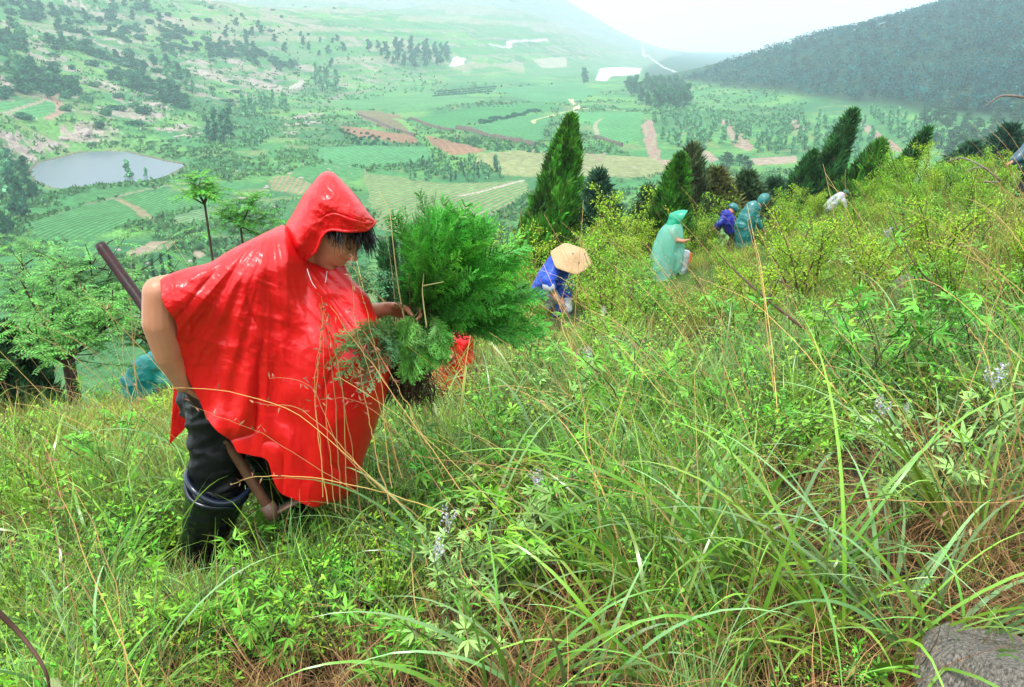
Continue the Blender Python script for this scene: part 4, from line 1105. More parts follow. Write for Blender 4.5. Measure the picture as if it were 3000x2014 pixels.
# spans of the photo, lowest visible line of the person there, and that person's ground distance
TRAMPLED = [(360, 790, 1610, 2.4), (790, 1100, 1470, 2.35), (1100, 1260, 1230, 3.2), (1255, 1375, 1135, 5.3), (270, 480, 1115, 7.1), (2640, 3100, 1985, 1.14), (1550, 1740, 925, 10.5), (1890, 2040, 800, 14.5), (2090, 2270, 690, 19), (2420, 2500, 588, 25)]
def grass_all():
    # fine green grass
    x, y, z, R = near_points(131, 16000, 1.0, 30, lambda x, y: np.where(y < 2.9, .50, 1.0) * (1 - .97 * hollow(x, y)) * (.35 + .65 * sstep(.38, .55, fbm(x * 2.6, y * 2.6, 180, 2))))
    zone = fbm(x * .5, y * .5, 140, 3)
    blue = (zone + R.normal(size=len(x)) * .08 < .5) & (y < 6)
    pick = np.where(blue, R.integers(0, 3, len(x)), R.integers(3, 6, len(x)))
    broad = R.uniform(0, 1, len(x)) < np.where(y < 3.5, .26, .05); pick = np.where(broad, R.integers(6, 8, len(x)), pick)
    pale = R.uniform(0, 1, len(x)) < np.where(y > 4, .30, .06) * (1.5 * sstep(.35, .65, fbm(x * .3, y * .3, 190, 2))); pick = np.where(pale, R.integers(8, 10, len(x)), pick)
    hs = np.where(y < 2.2, .84, 1.0) * np.clip(.85 + y * .012, .85, 1.25) * (1 - .55 * soft_hollow(x, y))
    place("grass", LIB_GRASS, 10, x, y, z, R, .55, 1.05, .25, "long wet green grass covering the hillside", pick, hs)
    x, y, z, R = near_points(132, 2500, 1.0, 26, lambda x, y: .10 + .90 * hollow(x, y))
    place("dead_grass", LIB_DEAD, 3, x, y, z, R, .35, .8, .8, "brown dead grass matted between the green tussocks")
    x, y, z, R = near_points(133, 6800, 1.15, 30, lambda x, y: np.clip((.30 + .7 * sstep(.42, .6, fbm(x * .6 + 9, y * .6, 150, 3))) * (1 - .8 * hollow(x, y)), 0, 1))
    pick = np.where((y < 3.6) & (R.uniform(0, 1, len(x)) < .22), R.integers(0, 3, len(x)), R.integers(3, 8, len(x)))
    hs = np.where(y < 2.2, .75, 1.0) * np.clip(.8 + y * .03, .8, 1.5) * (1 - .5 * soft_hollow(x, y))
    place("ground_herbs", LIB_HERB, 8, x, y, z, R, .6, 1.1, .2, "low bright green leafy herbs mixed through the grass", pick, hs)
def grass_sides():
    # the same cover carried on to either side of the view and beside the photographer
    R = rng(137); n = 5200; x = R.uniform(-5, 9, n); y = R.uniform(-1.2, 6.5, n)
    k = (np.abs(x) > .86 * np.maximum(y, 0) + .55) & (np.hypot(x, y) > 1.0); x, y = x[k], y[k]; n = len(x); z = H(x, y)
    t = R.uniform(0, 1, n); g = t < .7
    place("side_grass", LIB_GRASS, 10, x[g], y[g], z[g], R, .6, 1.0, .25, "long wet green grass covering the hillside at the sides", R.integers(0, 10, g.sum()))
    place("side_herbs", LIB_HERB, 8, x[~g], y[~g], z[~g], R, .6, 1.1, .2, "low green herbs in the grass at the sides", R.integers(0, 8, (~g).sum()))
grass_all()
grass_sides()
def sedge():
    R = rng(777); G = Geo()
    spots = [(2350, 1900, 1.45), (2250, 1760, 1.6), (2150, 1960, 1.35), (2500, 1960, 1.3), (2700, 1960, 1.3), (2900, 1900, 1.2), (1900, 1980, 1.35), (1650, 2000, 1.3), (1450, 1990, 1.3), (900, 2000, 1.3), (700, 2010, 1.3), (480, 1990, 1.35), (1150, 1760, 1.65), (1050, 1700, 1.75), (2080, 1640, 1.7), (2900, 1500, 1.75), (2800, 1330, 2.1), (2300, 1650, 1.6), (1950, 1700, 1.65), (1380, 1560, 1.9), (250, 1960, 1.3), (1700, 1740, 1.6), (2600, 1800, 1.45)]
    x, y, _, _ = near_points(778, 240, 1.15, 4.2, lambda x, y: 1 - np.maximum(hollow(x, y), soft_hollow(x, y)), -.7, .85)
    P0 = [(W(a, b, c).x, c) for a, b, c in spots] + list(zip(x, y))
    for i, (a, b) in enumerate(P0):
        q = px_of(a, b, Hs(a, b) + .5)
        if 300 < q[0] < 1180 and b < 2.5 and q[1] < 1640: continue          # leave the boots and the poncho's hem free
        n = 26 if i < len(spots) else 12; an = R.uniform(0, 6.283, n); z = Hs(a, b); ln = R.uniform(.45, .85) * (.8 if b < 1.5 else 1)
        P = np.c_[a + np.cos(an) * .03, b + np.sin(an) * .03, np.full(n, z - .02)]; D = np.stack([np.cos(an) * .55, np.sin(an) * .45, np.ones(n)], 1) + R.normal(size=(n, 3)) * .12
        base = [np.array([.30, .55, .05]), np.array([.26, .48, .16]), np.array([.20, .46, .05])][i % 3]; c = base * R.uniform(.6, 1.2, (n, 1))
        # arching blades: one narrow ribbon each, darker towards the root
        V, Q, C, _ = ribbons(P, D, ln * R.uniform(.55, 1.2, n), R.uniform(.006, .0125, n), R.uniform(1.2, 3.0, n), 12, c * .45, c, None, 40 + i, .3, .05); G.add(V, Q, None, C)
    me = G.mesh("sedge_blades", MAT_BLADE2); tag(link("sedge_grass", me), "broad glossy arching green grass blades in the foreground", "grass", None, "stuff")
MAT_BLADE2 = mat_leaf("broad_blade_near", trans=.2, rough=.28, spec=.65, hue=.02, val=.3)
sedge()

# ---------- shrubs, each a thing of its own
YG = [(.24, .42, .018), (.18, .40, .02), (.28, .42, .03), (.15, .37, .035)]
SHR = []
for i in range(6):
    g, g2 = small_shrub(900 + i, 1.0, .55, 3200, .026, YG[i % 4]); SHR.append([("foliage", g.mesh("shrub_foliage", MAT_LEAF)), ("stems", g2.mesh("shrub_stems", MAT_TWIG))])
def shrub_label_places():
    R = rng(950); out = []
    # along the brow and over the upper slope
    x, y, z, R = near_points(951, 900, 5.2, 27, lambda x, y: np.clip(.25 + 1.0 * sstep(.42, .6, fbm(x * .35, y * .35, 160, 2)), 0, 1), -.05, .72)
    for i in range(len(x)):
        px, py = px_of(x[i], y[i], z[i])
        s = R.uniform(.55, 1.0) * (.8 + .012 * y[i]); pyt = px_of(x[i], y[i], z[i] + s)[1]
        # leave the planters in view
        if y[i] < 10.8 and 1530 < px < 1720 and pyt < 930: continue
        if y[i] < 15.5 and 1880 < px < 2080 and pyt < 800: continue
        if y[i] < 18.5 and 2080 < px < 2300 and pyt < 700: continue
        if y[i] < 26 and 2400 < px < 2500 and pyt < 590: continue
        if 2900 < px < 3050 and y[i] < 15 and pyt < 520: continue
        if y[i] < 9 and px < 1560 and pyt < 1000: continue
        if any(a_ < px < b_ and y[i] < d_ and pyt < t_ for a_, b_, t_, d_ in TRAMPLED): continue
        if any((x[i] - q[0]) ** 2 + (y[i] - q[1]) ** 2 < (.62 + .012 * y[i]) ** 2 for q in out): continue
        out.append((x[i], y[i], z[i], s, R.uniform(0, 6.28), int(R.integers(0, 6))))
    return out[:240]
SHP = shrub_label_places()
for px, top, dist in [(1560, 640, 16.5), (1600, 650, 16.8), (1530, 690, 15.5), (1570, 720, 15), (1860, 560, 19), (1880, 610, 18.2), (1810, 590, 19.4), (1900, 650, 17.4), (1830, 680, 16.5), (1760, 640, 17.5), (1700, 660, 16.5), (2075, 545, 20), (2060, 600, 19), (2340, 540, 22), (2310, 580, 21), (2370, 560, 23), (2620, 470, 20), (2680, 440, 19), (2730, 420, 20), (2560, 520, 21), (2760, 460, 18), (2840, 440, 20), (2650, 540, 15), (2720, 570, 14), (2580, 600, 15), (2500, 640, 14), (1640, 690, 15.2), (1740, 720, 15), (1860, 760, 13), (1500, 760, 13.5)]:
    p = W(px, top, dist); gz = Hs(p.x, dist); SHP.append((p.x, dist, gz, max(p.z - gz, .5), R0.uniform(0, 6.28), int(R0.integers(0, 6))))
for q in SHP:
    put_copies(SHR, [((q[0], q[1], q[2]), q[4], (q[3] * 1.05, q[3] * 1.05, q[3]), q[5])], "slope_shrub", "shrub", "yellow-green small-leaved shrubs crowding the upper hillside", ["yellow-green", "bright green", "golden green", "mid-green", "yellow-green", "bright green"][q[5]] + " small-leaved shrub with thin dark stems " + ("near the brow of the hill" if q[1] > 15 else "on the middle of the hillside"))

VX = [[("plant", herb(960 + i, .62, 95, .085, [(.13, .35, .03), (.18, .41, .03), (.22, .38, .10), (.10, .31, .03)][i % 4], [.0, .0, .35, .0, .0][i], (.07, .09, .04), 9, .34).mesh("chaste_bush", MAT_LEAF))] for i in range(5)]
def vx_places():
    R = rng(970); out = []
    x, y, z, R = near_points(971, 700, 1.9, 11, lambda x, y: np.clip(.15 + .85 * sstep(.45, .58, fbm(x * .8 + 4, y * .8, 170, 2)), 0, 1) * (1 - hollow(x, y)), -.62, .78)
    for i in range(len(x)):
        px, py = px_of(x[i], y[i], z[i]); s = R.uniform(.5, 1.05) * (.75 if y[i] < 3 else 1.0); pyt = px_of(x[i], y[i], z[i] + .62 * s)[1]
        if px < 1200 and y[i] < 2.6 and pyt < 1640: continue
        if px < 1560 and y[i] < 6 and pyt < 1130: continue
        if 1530 < px < 1720 and pyt < 930: continue
        if any(a_ < px < b_ and y[i] < d_ and pyt < t_ for a_, b_, t_, d_ in TRAMPLED): continue
        if any((x[i] - q[0]) ** 2 + (y[i] - q[1]) ** 2 < .34 ** 2 for q in out): continue
        out.append((x[i], y[i], z[i], s, R.uniform(0, 6.28), int(R.integers(0, 5))))
    return out[:190]
VP = vx_places()
for px, py, dist, s in [(640, 1720, 1.75, .55), (760, 1800, 1.6, .5), (520, 1760, 1.7, .5), (1480, 1640, 1.9, .62), (1560, 1720, 1.8, .6), (1420, 1780, 1.7, .55), (1250, 1900, 1.45, .5), (1120, 1950, 1.4, .5), (1350, 1960, 1.4, .5), (2680, 1560, 2.0, .75), (2620, 1620, 1.9, .6), (2100, 1250, 3.2, .8), (2500, 1200, 3.4, .95), (2700, 1180, 3.5, .95), (2850, 1150, 3.4, .9), (2400, 1150, 4.0, .95), (40, 1960, 1.25, .4)]:
    p = W(px, py, dist); VP.append((p.x, dist, Hs(p.x, dist), s, R0.uniform(0, 6), int(R0.integers(0, 5))))
VLAB = ["mid-green bush with fingered leaves in long grass", "yellow-green bush with fingered leaves in long grass", "greyish green bush with fingered leaves and pale lilac flower spikes", "deep green bush with fingered leaves in long grass", "mid-green bush with fingered leaves in long grass"]
for q in VP:
    o = link("flowering_shrub", VX[q[5] % 5][0][1], None, (q[0], q[1], q[2]), (0, 0, q[4]), q[3])
    tag(o, VLAB[q[5] % 5] + (", close to the camera" if q[1] < 3 else " farther up the slope"), "shrub", "flowering bushes with fingered leaves growing through the grass")

g = herb(980, .22, 60, .06, (.42, .58, .22), 0, nst=6, spread=.12, simple=True)
p = W(30, 1960, 1.2); tag(link("leafy_plant", g.mesh("leafy_plant", MAT_LEAF), None, (p.x, 1.2, Hs(p.x, 1.2) + .04)), "pale silvery green leafy plant in the bottom left corner", "plant")
# ---------- long straw-coloured stems arching over everything
def long_straws():
    R = rng(990); G = Geo()
    x, y, z, _ = near_points(991, 640, 1.4, 14, None, -.75, .85); n = len(x)
    a = R.normal(size=n) * .9 + math.pi; D = np.stack([np.cos(a) * .6, np.sin(a) * .3, np.ones(n)], 1)
    keep = ~((x > -1.6) & (x < .1) & (y < 2.45)); x, y, z, D = x[keep], y[keep], z[keep], D[keep]; n = len(x)
    L = R.uniform(.7, 1.35, n) * np.clip(.55 + y * .12, .6, 1.1); c = np.array([.55, .36, .13]) * R.uniform(.6, 1.2, (n, 1))
    V, Q, C, pts = ribbons(np.c_[x, y, z], D, L, .0024 + .0006 * y, R.uniform(.3, 1.6, n), 12, c * .8, c * 1.1, None, 5, .25, .4); G.add(V, Q, None, C)
    # seed hairs near some tips
    for i in range(0, n, 3):
        k = R.integers(7, 12, 7); P = pts[i][k] + R.normal(size=(7, 3)) * .004; V, T, CC = leaves(P, R.normal(size=(7, 3)), R.normal(size=(7, 3)), .02, .006, np.array([.35, .22, .12]), .1); G.add(V, None, T, CC)
    # the sheaf in front of the red poncho and the long ones crossing it, root to tip
    S = [((1000, 1500, 1.95), (985, 1150, 2.0), (950, 885, 2.02)), ((985, 1500, 1.95), (960, 1200, 2.0), (952, 900, 2.0)), ((1020, 1500, 1.97), (1000, 1150, 2.0), (945, 875, 2.02)), ((960, 1480, 1.95), (925, 1200, 2.0), (940, 905, 2.03)), ((1060, 1520, 1.95), (1010, 1200, 2.0), (960, 930, 2.02)),
         ((945, 1460, 1.96), (930, 1180, 2.0), (948, 960, 2.02)), ((1150, 1430, 1.9), (1110, 1100, 2.0), (1028, 760, 2.05)), ((1180, 1400, 1.9), (1060, 1000, 2.0), (1030, 780, 2.04)), ((1350, 1440, 1.8), (1100, 1080, 1.95), (955, 885, 2.0)), ((1300, 1400, 1.85), (1120, 1120, 1.95), (990, 930, 2.0)),
         ((1180, 1480, 1.8), (860, 1210, 1.85), (540, 1135, 1.9), (410, 1170, 1.92)), ((1100, 1430, 1.82), (900, 1220, 1.86), (740, 1185, 1.9)), ((1090, 1470, 1.82), (800, 1290, 1.86), (560, 1180, 1.9)), ((1300, 1500, 1.8), (1000, 1400, 1.85), (780, 1380, 1.9), (680, 1400, 1.9)), ((1230, 1520, 1.8), (1010, 1330, 1.85), (900, 1130, 1.9), (780, 1100, 1.9)),
         ((1140, 1480, 1.85), (1090, 1250, 1.95), (1060, 1060, 2.0)), ((1250, 1300, 1.9), (1160, 1120, 1.95), (1060, 960, 2.0)), ((1380, 1560, 1.7), (1150, 1250, 1.85), (1040, 1160, 1.9), (930, 1150, 1.9)),
         ((430, 2040, 1.25), (250, 1600, 1.4), (130, 1300, 1.5)), ((300, 2040, 1.25), (190, 1650, 1.35), (120, 1350, 1.5)), ((380, 2030, 1.3), (330, 1700, 1.4), (200, 1380, 1.5)), ((1560, 2030, 1.3), (1500, 1850, 1.3), (1350, 1650, 1.45), (1400, 1480, 1.6)),
         ((2200, 1720, 1.6), (2450, 1480, 1.6), (2750, 1455, 1.5), (3050, 1450, 1.5)), ((2350, 1500, 1.9), (1950, 1430, 2.0), (1650, 1370, 2.1), (1480, 1340, 2.2)), ((2400, 1620, 1.7), (2150, 1450, 1.8), (1800, 1450, 1.9), (1400, 1350, 2.0)), ((2050, 1480, 1.9), (1500, 1380, 2.0), (1200, 1330, 2.0)),
         ((1720, 1100, 3.6), (1650, 950, 3.9), (1700, 860, 4.2)), ((2280, 1230, 2.9), (2240, 850, 3.4), (2190, 600, 3.8)), ((2270, 1150, 3.), (2235, 800, 3.4), (2200, 640, 3.6)), ((2090, 1230, 3), (1850, 1000, 3.4), (1650, 860, 3.8)), ((1960, 1180, 3), (1800, 1000, 3.5), (1690, 930, 4)), ((2480, 1180, 2.8), (2250, 920, 3.2), (2050, 820, 3.6)),
         ((3020, 1080, 2.6), (2750, 830, 2.9), (2620, 840, 3.0), (2590, 1000, 3.0)), ((3020, 920, 2.8), (2880, 740, 3.2), (2800, 720, 3.6)), ((2970, 1400, 2.0), (2900, 1050, 2.2), (2840, 950, 2.3)), ((2130, 1200, 3), (2110, 950, 3.3), (2120, 830, 3.5)), ((2700, 1500, 1.8), (2850, 1100, 2.4), (2940, 800, 3.0))]
    for i, s in enumerate(S):
        c = spline([tuple(W(*q)) for q in s], 26); c += np.cumsum(R.normal(size=c.shape), 0) * .0016; d = np.linspace(1, .35, 26) * R.uniform(.0010, .0019)
        d = d * (c[:, 1:2].mean() / 2.0) ** .6
        V, Q, T = tube(c, d, 4, False); G.add(V, Q, T, np.array([.60, .38, .13]) * R.uniform(.75, 1.15))
        # droop root down into the grass
        m = 12; k = R.integers(14, 26, m); P = c[k] + R.normal(size=(m, 3)) * .004; V, T, CC = leaves(P, R.normal(size=(m, 3)) + [0, 0, .3], R.normal(size=(m, 3)), .02, .005, np.array([.28, .13, .08]), .1); G.add(V, None, T, CC)
    tag(link("dry_grass_stems", G.mesh("dry_grass_stems", MAT_LEAF)), "long thin straw-coloured stems arching over the green grass", "dry grass", None, "stuff")
long_straws()

# ---------- rocks and dead branches in the grass
MAT_ROCKN = mat_simple("near_rock", (.36, .33, .28), .85, .2, noise=34., bump=(28., 1.0, .03), col2=(.11, .10, .085))
def near_rock(px, py, dist, sx, sy, sz, k, label, up=.0):
    p = W(px, py, dist); p.z = Hs(p.x, dist) + up; me = RK[k][0][1].copy(); me.materials.clear(); me.materials.append(MAT_ROCKN)
    tag(link("rock", me, None, p, (.1, -.1, k * 1.3), (sx, sy, sz)), label, "rock")
near_rock(3030, 2075, 1.08, .23, .2, .30, 3, "large speckled grey rock in the bottom right corner", .0)
near_rock(250, 1150, 6.2, .36, .3, .40, 3, "pinkish grey rock beside the forked locust trunk", .05)
near_rock(330, 1150, 6.4, .22, .2, .22, 0, "low grey rock right of the one by the locust trunk", .05)
near_rock(10, 1170, 7.0, .3, .3, .2, 2, "pale flat rock at the left edge below the dark cypress", .05)
near_rock(1800, 1030, 5.6, .30, .25, .40, 0, "half hidden grey rock in the middle of the slope", .14)
near_rock(2640, 985, 6.2, .22, .2, .3, 4, "greyish rock showing between bushes on the right slope", .16)
near_rock(790, 1640, 2.05, .10, .09, .10, 2, "small dark stone in the grass right of the boot", .02)
def branch(ctrl, r, label, twigs=(), dark=False):
    G = Geo(); c = spline([tuple(W(*q)) for q in ctrl], 18); V, Q, T = tube(c, np.linspace(r, r * .35, 18), 6); G.add(V, Q, T, (.1, .08, .07))
    for tw in twigs: c = spline([tuple(W(*q)) for q in tw], 10); V, Q, T = tube(c, np.linspace(r * .6, r * .2, 10), 5); G.add(V, Q, T, (.1, .08, .07))
    tag(link("dead_branch", G.mesh("dead_branch", MAT_TWIG if dark else MAT_TWIGP)), label, "branch")
MAT_TWIGP = mat_simple("grey_twig", (.28, .22, .20), .8, .2, noise=30., col2=(.12, .09, .08))
branch([(2930, 530, 9), (2880, 490, 9), (2820, 464, 9.2), (2775, 474, 9.3)], .014, "bare grey branch bent over the brow at the right", [((2880, 492, 9), (2850, 494, 9), (2828, 506, 9))])
branch([(3030, 290, 6), (2960, 281, 6), (2925, 285, 6), (2890, 312, 6)], .012, "bare grey twig reaching in from the right edge against the pine hill")
branch([(2885, 533, 8), (2932, 535, 8)], .012, "short bare stick lying level on the right slope")
branch([(2440, 1600, 2.1), (2500, 1440, 2.3), (2560, 1340, 2.5), (2590, 1270, 2.6)], .010, "dark dead branch sticking up from the brown hollow at the right", [((2520, 1400, 2.3), (2500, 1330, 2.4), (2480, 1290, 2.4))], True)
branch([(2780, 860, 5), (2690, 790, 5.2), (2620, 650, 5.6), (2600, 600, 5.8)], .007, "thin dark stem rising through the right slope's bushes", [((2640, 680, 5.5), (2700, 640, 5.6), (2718, 570, 5.8))], True)
branch([(2350, 960, 4.4), (2250, 880, 4.6), (2160, 800, 5), (2100, 740, 5.2)], .009, "dark bare stem slanting through the middle of the slope", [((2250, 880, 4.6), (2270, 820, 4.8), (2340, 860, 4.7))], True)
branch([(-20, 1780, 1.25), (60, 1860, 1.25), (130, 1960, 1.2), (150, 2050, 1.2)], .006, "dark reddish twig in the bottom left corner", (), True)
# ================================================================ PEOPLE
def mat_skin(name, col, col2):
    m, nt, b = new_mat(name); L = nt.links
    tc = N_(nt, "ShaderNodeTexCoord"); n = N_(nt, "ShaderNodeTexNoise", Scale=18.0, Detail=5.0); r = N_(nt, "ShaderNodeValToRGB")
    r.color_ramp.elements[0].color = (*col2, 1); r.color_ramp.elements[1].color = (*col, 1); r.color_ramp.elements[0].position = .3; r.color_ramp.elements[1].position = .7
    L.new(tc.outputs["Object"], n.inputs["Vector"]); L.new(n.outputs["Fac"], r.inputs[0]); L.new(r.outputs[0], b.inputs["Base Color"])
    b.inputs["Roughness"].default_value = .42; b.inputs["Specular IOR Level"].default_value = .5; b.inputs["Subsurface Weight"].default_value = .12
    b.inputs["Subsurface Radius"].default_value = (1, .35, .2); b.inputs["Subsurface Scale"].default_value = .01
    n2 = N_(nt, "ShaderNodeTexNoise", Scale=160.0, Detail=3.0); bp = N_(nt, "ShaderNodeBump", Strength=.15, Distance=.002); L.new(tc.outputs["Object"], n2.inputs["Vector"]); L.new(n2.outputs["Fac"], bp.inputs["Height"]); L.new(bp.outputs[0], b.inputs["Normal"])
    return m
MAT_SKIN = mat_skin("skin", (.46, .22, .12), (.40, .17, .09))
MAT_HAIR = mat_simple("wet_black_hair", (.004, .0035, .0035), .38, .3)

def mat_vinyl(name, col, rough=.32, coat=.5, alpha=None, trans=.12, bscale=7., bstr=.16):
    """wet thin plastic rainwear: glossy, crumpled, letting a little light through"""
    m, nt, b = new_mat(name); L = nt.links
    b.inputs["Base Color"].default_value = (*col, 1); b.inputs["Roughness"].default_value = rough; b.inputs["Specular IOR Level"].default_value = .55
    b.inputs["Coat Weight"].default_value = coat; b.inputs["Coat Roughness"].default_value = .16
    tc = N_(nt, "ShaderNodeTexCoord")
    mp = N_(nt, "ShaderNodeMapping"); mp.inputs["Scale"].default_value = (1.4, 1.4, .8); L.new(tc.outputs["Object"], mp.inputs[0])
    v = N_(nt, "ShaderNodeTexVoronoi", feature='DISTANCE_TO_EDGE', Scale=bscale); nz = N_(nt, "ShaderNodeTexNoise", Scale=bscale * .8, Detail=4.0)
    mxv = N_(nt, "ShaderNodeMixRGB"); mxv.inputs[0].default_value = .18; L.new(mp.outputs[0], mxv.inputs[1]); L.new(nz.outputs["Color"], mxv.inputs[2]); L.new(mxv.outputs[0], v.inputs["Vector"])
    L.new(mp.outputs[0], nz.inputs["Vector"])
    pw = N_(nt, "ShaderNodeMath", operation='POWER'); pw.inputs[1].default_value = .5; L.new(v.outputs["Distance"], pw.inputs[0])
    ad = N_(nt, "ShaderNodeMath", operation='ADD'); L.new(pw.outputs[0], ad.inputs[0]); L.new(nz.outputs["Fac"], ad.inputs[1])
    bp = N_(nt, "ShaderNodeBump", Strength=bstr, Distance=.012); L.new(ad.outputs[0], bp.inputs["Height"])
    # rain beads
    v2 = N_(nt, "ShaderNodeTexVoronoi", Scale=150.0); L.new(tc.outputs["Object"], v2.inputs["Vector"]); mr = N_(nt, "ShaderNodeMapRange"); mr.inputs[1].default_value = .0; mr.inputs[2].default_value = .28; mr.inputs[3].default_value = 1; mr.inputs[4].default_value = 0
    L.new(v2.outputs["Distance"], mr.inputs[0]); b2 = N_(nt, "ShaderNodeBump", Strength=.25, Distance=.0015); L.new(mr.outputs[0], b2.inputs["Height"]); L.new(bp.outputs[0], b2.inputs["Normal"]); L.new(b2.outputs[0], b.inputs["Normal"]); L.new(b2.outputs[0], b.inputs["Coat Normal"])
    tr = N_(nt, "ShaderNodeBsdfTranslucent"); tr.inputs[0].default_value = (*col, 1); mx = N_(nt, "ShaderNodeMixShader"); mx.inputs[0].default_value = trans
    L.new(b.outputs[0], mx.inputs[1]); L.new(tr.outputs[0], mx.inputs[2]); last = mx
    if alpha is not None:
        tp = N_(nt, "ShaderNodeBsdfTransparent"); tp.inputs[0].default_value = (*[min(1, c * 1.6 + .3) for c in col], 1); m3 = N_(nt, "ShaderNodeMixShader"); m3.inputs[0].default_value = alpha; L.new(tp.outputs[0], m3.inputs[1]); L.new(mx.outputs[0], m3.inputs[2]); last = m3
    L.new(last.outputs[0], nt.nodes["Material Output"].inputs[0])
    return m
MAT_RED = mat_vinyl("red_vinyl", (.72, .006, .008), .36, .18, None, .16, 12., .12)
MAT_BLACKWET = mat_simple("wet_black_cloth", (.003, .0035, .005), .5, .25, bump=(22., .4, .008), coat=.05)
MAT_BOOT = mat_simple("rubber_boot", (.003, .004, .007), .24, .4, bump=(16., .4, .010), coat=.15)

def capsule(p0, r0, p1, r1, ns=16, flat=None):
    p0, p1 = np.array(p0, float), np.array(p1, float); d = p1 - p0; L = np.linalg.norm(d); d = d / max(L, 1e-6)
    a = unit(np.cross(d, [0.3, .9, .31])); b = np.cross(d, a); V = []
    prof = [(-r0 * math.cos(t), r0 * math.sin(t)) for t in np.linspace(.25, math.pi / 2, 5)] + [(L + r1 * math.cos(t), r1 * math.sin(t)) for t in np.linspace(math.pi / 2, .25, 5)]
    th = np.arange(ns) / ns * 6.28318
    for s, r in prof: V.append(p0 + d * s + r * (np.cos(th)[:, None] * a + np.sin(th)[:, None] * b))
    V = np.concatenate(V); n = len(prof)
    Q = [[k * ns + j, k * ns + (j + 1) % ns, (k + 1) * ns + (j + 1) % ns, (k + 1) * ns + j] for k in range(n - 1) for j in range(ns)]
    V = np.vstack([V, p0 - d * r0, p1 + d * r1]); i0 = n * ns
    T = [[i0, (j + 1) % ns, j] for j in range(ns)] + [[i0 + 1, (n - 1) * ns + j, (n - 1) * ns + (j + 1) % ns] for j in range(ns)]
    return V, Q, T

def remeshed(name, geo, mat, voxel, smooth=3, post=None):
    """fuse overlapping limbs and head into one continuous surface"""
    me = geo.mesh(name, mat); o = bpy.data.objects.new("tmp", me); root_col.objects.link(o)
    m = o.modifiers.new("r", 'REMESH'); m.mode = 'VOXEL'; m.voxel_size = voxel; m.use_smooth_shade = True
    if smooth: s = o.modifiers.new("s", 'SMOOTH'); s.iterations = smooth; s.factor = .5
    dg = bpy.context.evaluated_depsgraph_get(); dg.update(); ev = o.evaluated_get(dg)
    me2 = bpy.data.meshes.new_from_object(ev); me2.name = name
    bpy.data.objects.remove(o)
    me2.materials.clear(); me2.materials.append(mat)
    for p in me2.polygons: p.use_smooth = True
    return me2

def chain(G, pts):
    """pts: list of (point, radius) joined by tapering limbs"""
    for (a, ra), (b, rb) in zip(pts[:-1], pts[1:]): G.add(*capsule(a, ra, b, rb))

def ellipsoid(G, c, rad, M=None, nu=40, nv=28, fn=None):
    u = np.linspace(0, 2 * math.pi, nu, endpoint=False); v = np.linspace(.02, math.pi - .02, nv)
    U, Vv = np.meshgrid(u, v); P = np.stack([np.cos(U) * np.sin(Vv), np.sin(U) * np.sin(Vv), np.cos(Vv)], -1).reshape(-1, 3)
    P = P * rad
    if fn is not None: P = fn(P)
    if M is not None: P = P @ np.array(M).T
    P = P + np.array(c)
    Q = [[k * nu + j, (k + 1) * nu + j, (k + 1) * nu + (j + 1) % nu, k * nu + (j + 1) % nu] for k in range(nv - 1) for j in range(nu)]
    P = np.vstack([P, P[:nu].mean(0), P[-nu:].mean(0)]); a = nu * nv
    T = [[a, j, (j + 1) % nu] for j in range(nu)] + [[a + 1, (nv - 1) * nu + (j + 1) % nu, (nv - 1) * nu + j] for j in range(nu)]
    G.add(P, Q, T)

def basis(fwd, up):
    f = unit(np.array(fwd, float)); u = np.array(up, float); s = unit(np.cross(u, f)); u = np.cross(f, s)
    return np.stack([f, s, u], 1)                      # local x forward, y to the figure's left, z up

def face_fn(P):
    """features of a face looking along +x on an ellipsoid head .095 x .077 x .118"""
    x, y, z = P[:, 0].copy(), P[:, 1].copy(), P[:, 2].copy(); f = np.clip(x / .05, 0, 1)
    # jaw narrows, back of skull fuller
    y *= np.where(z < 0, 1 - .30 * np.clip(-z / .118, 0, 1) ** 1.5 * 1.0, 1); x = np.where((z < -.02) & (x < 0), x * (1 - .35 * np.clip((-z - .02) / .1, 0, 1)), x)
    g = lambda yy, zz, sy, sz: np.exp(-((y - yy) / sy) ** 2 - ((z - zz) / sz) ** 2)
    dx = .010 * g(0, .035, .04, .012)                                  # brow
    dx += -.010 * (g(.030, .014, .014, .010) + g(-.030, .014, .014, .010))  # eye hollows
    dx += .0065 * (g(.030, .009, .011, .007) + g(-.030, .009, .011, .007))  # lids over lowered eyes
    dx += .015 * g(0, .008, .008, .020) + .026 * g(0, -.020, .0105, .014) + .012 * (g(.012, -.026, .007, .008) + g(-.012, -.026, .007, .008))  # nose bridge, tip, wings
    dx += .008 * (g(.038, -.016, .020, .018) + g(-.038, -.016, .020, .018))  # cheeks
    dx += .011 * g(0, -.050, .022, .006) - .005 * g(0, -.057, .022, .0028) + .012 * g(0, -.064, .018, .007)   # lips
    dx += -.004 * g(0, -.076, .025, .006) + .013 * g(0, -.094, .022, .014)   # chin
    x = x + dx * f + .012 * f * np.clip((-z) / .118, 0, 1)
    return np.stack([x, y, z], 1)

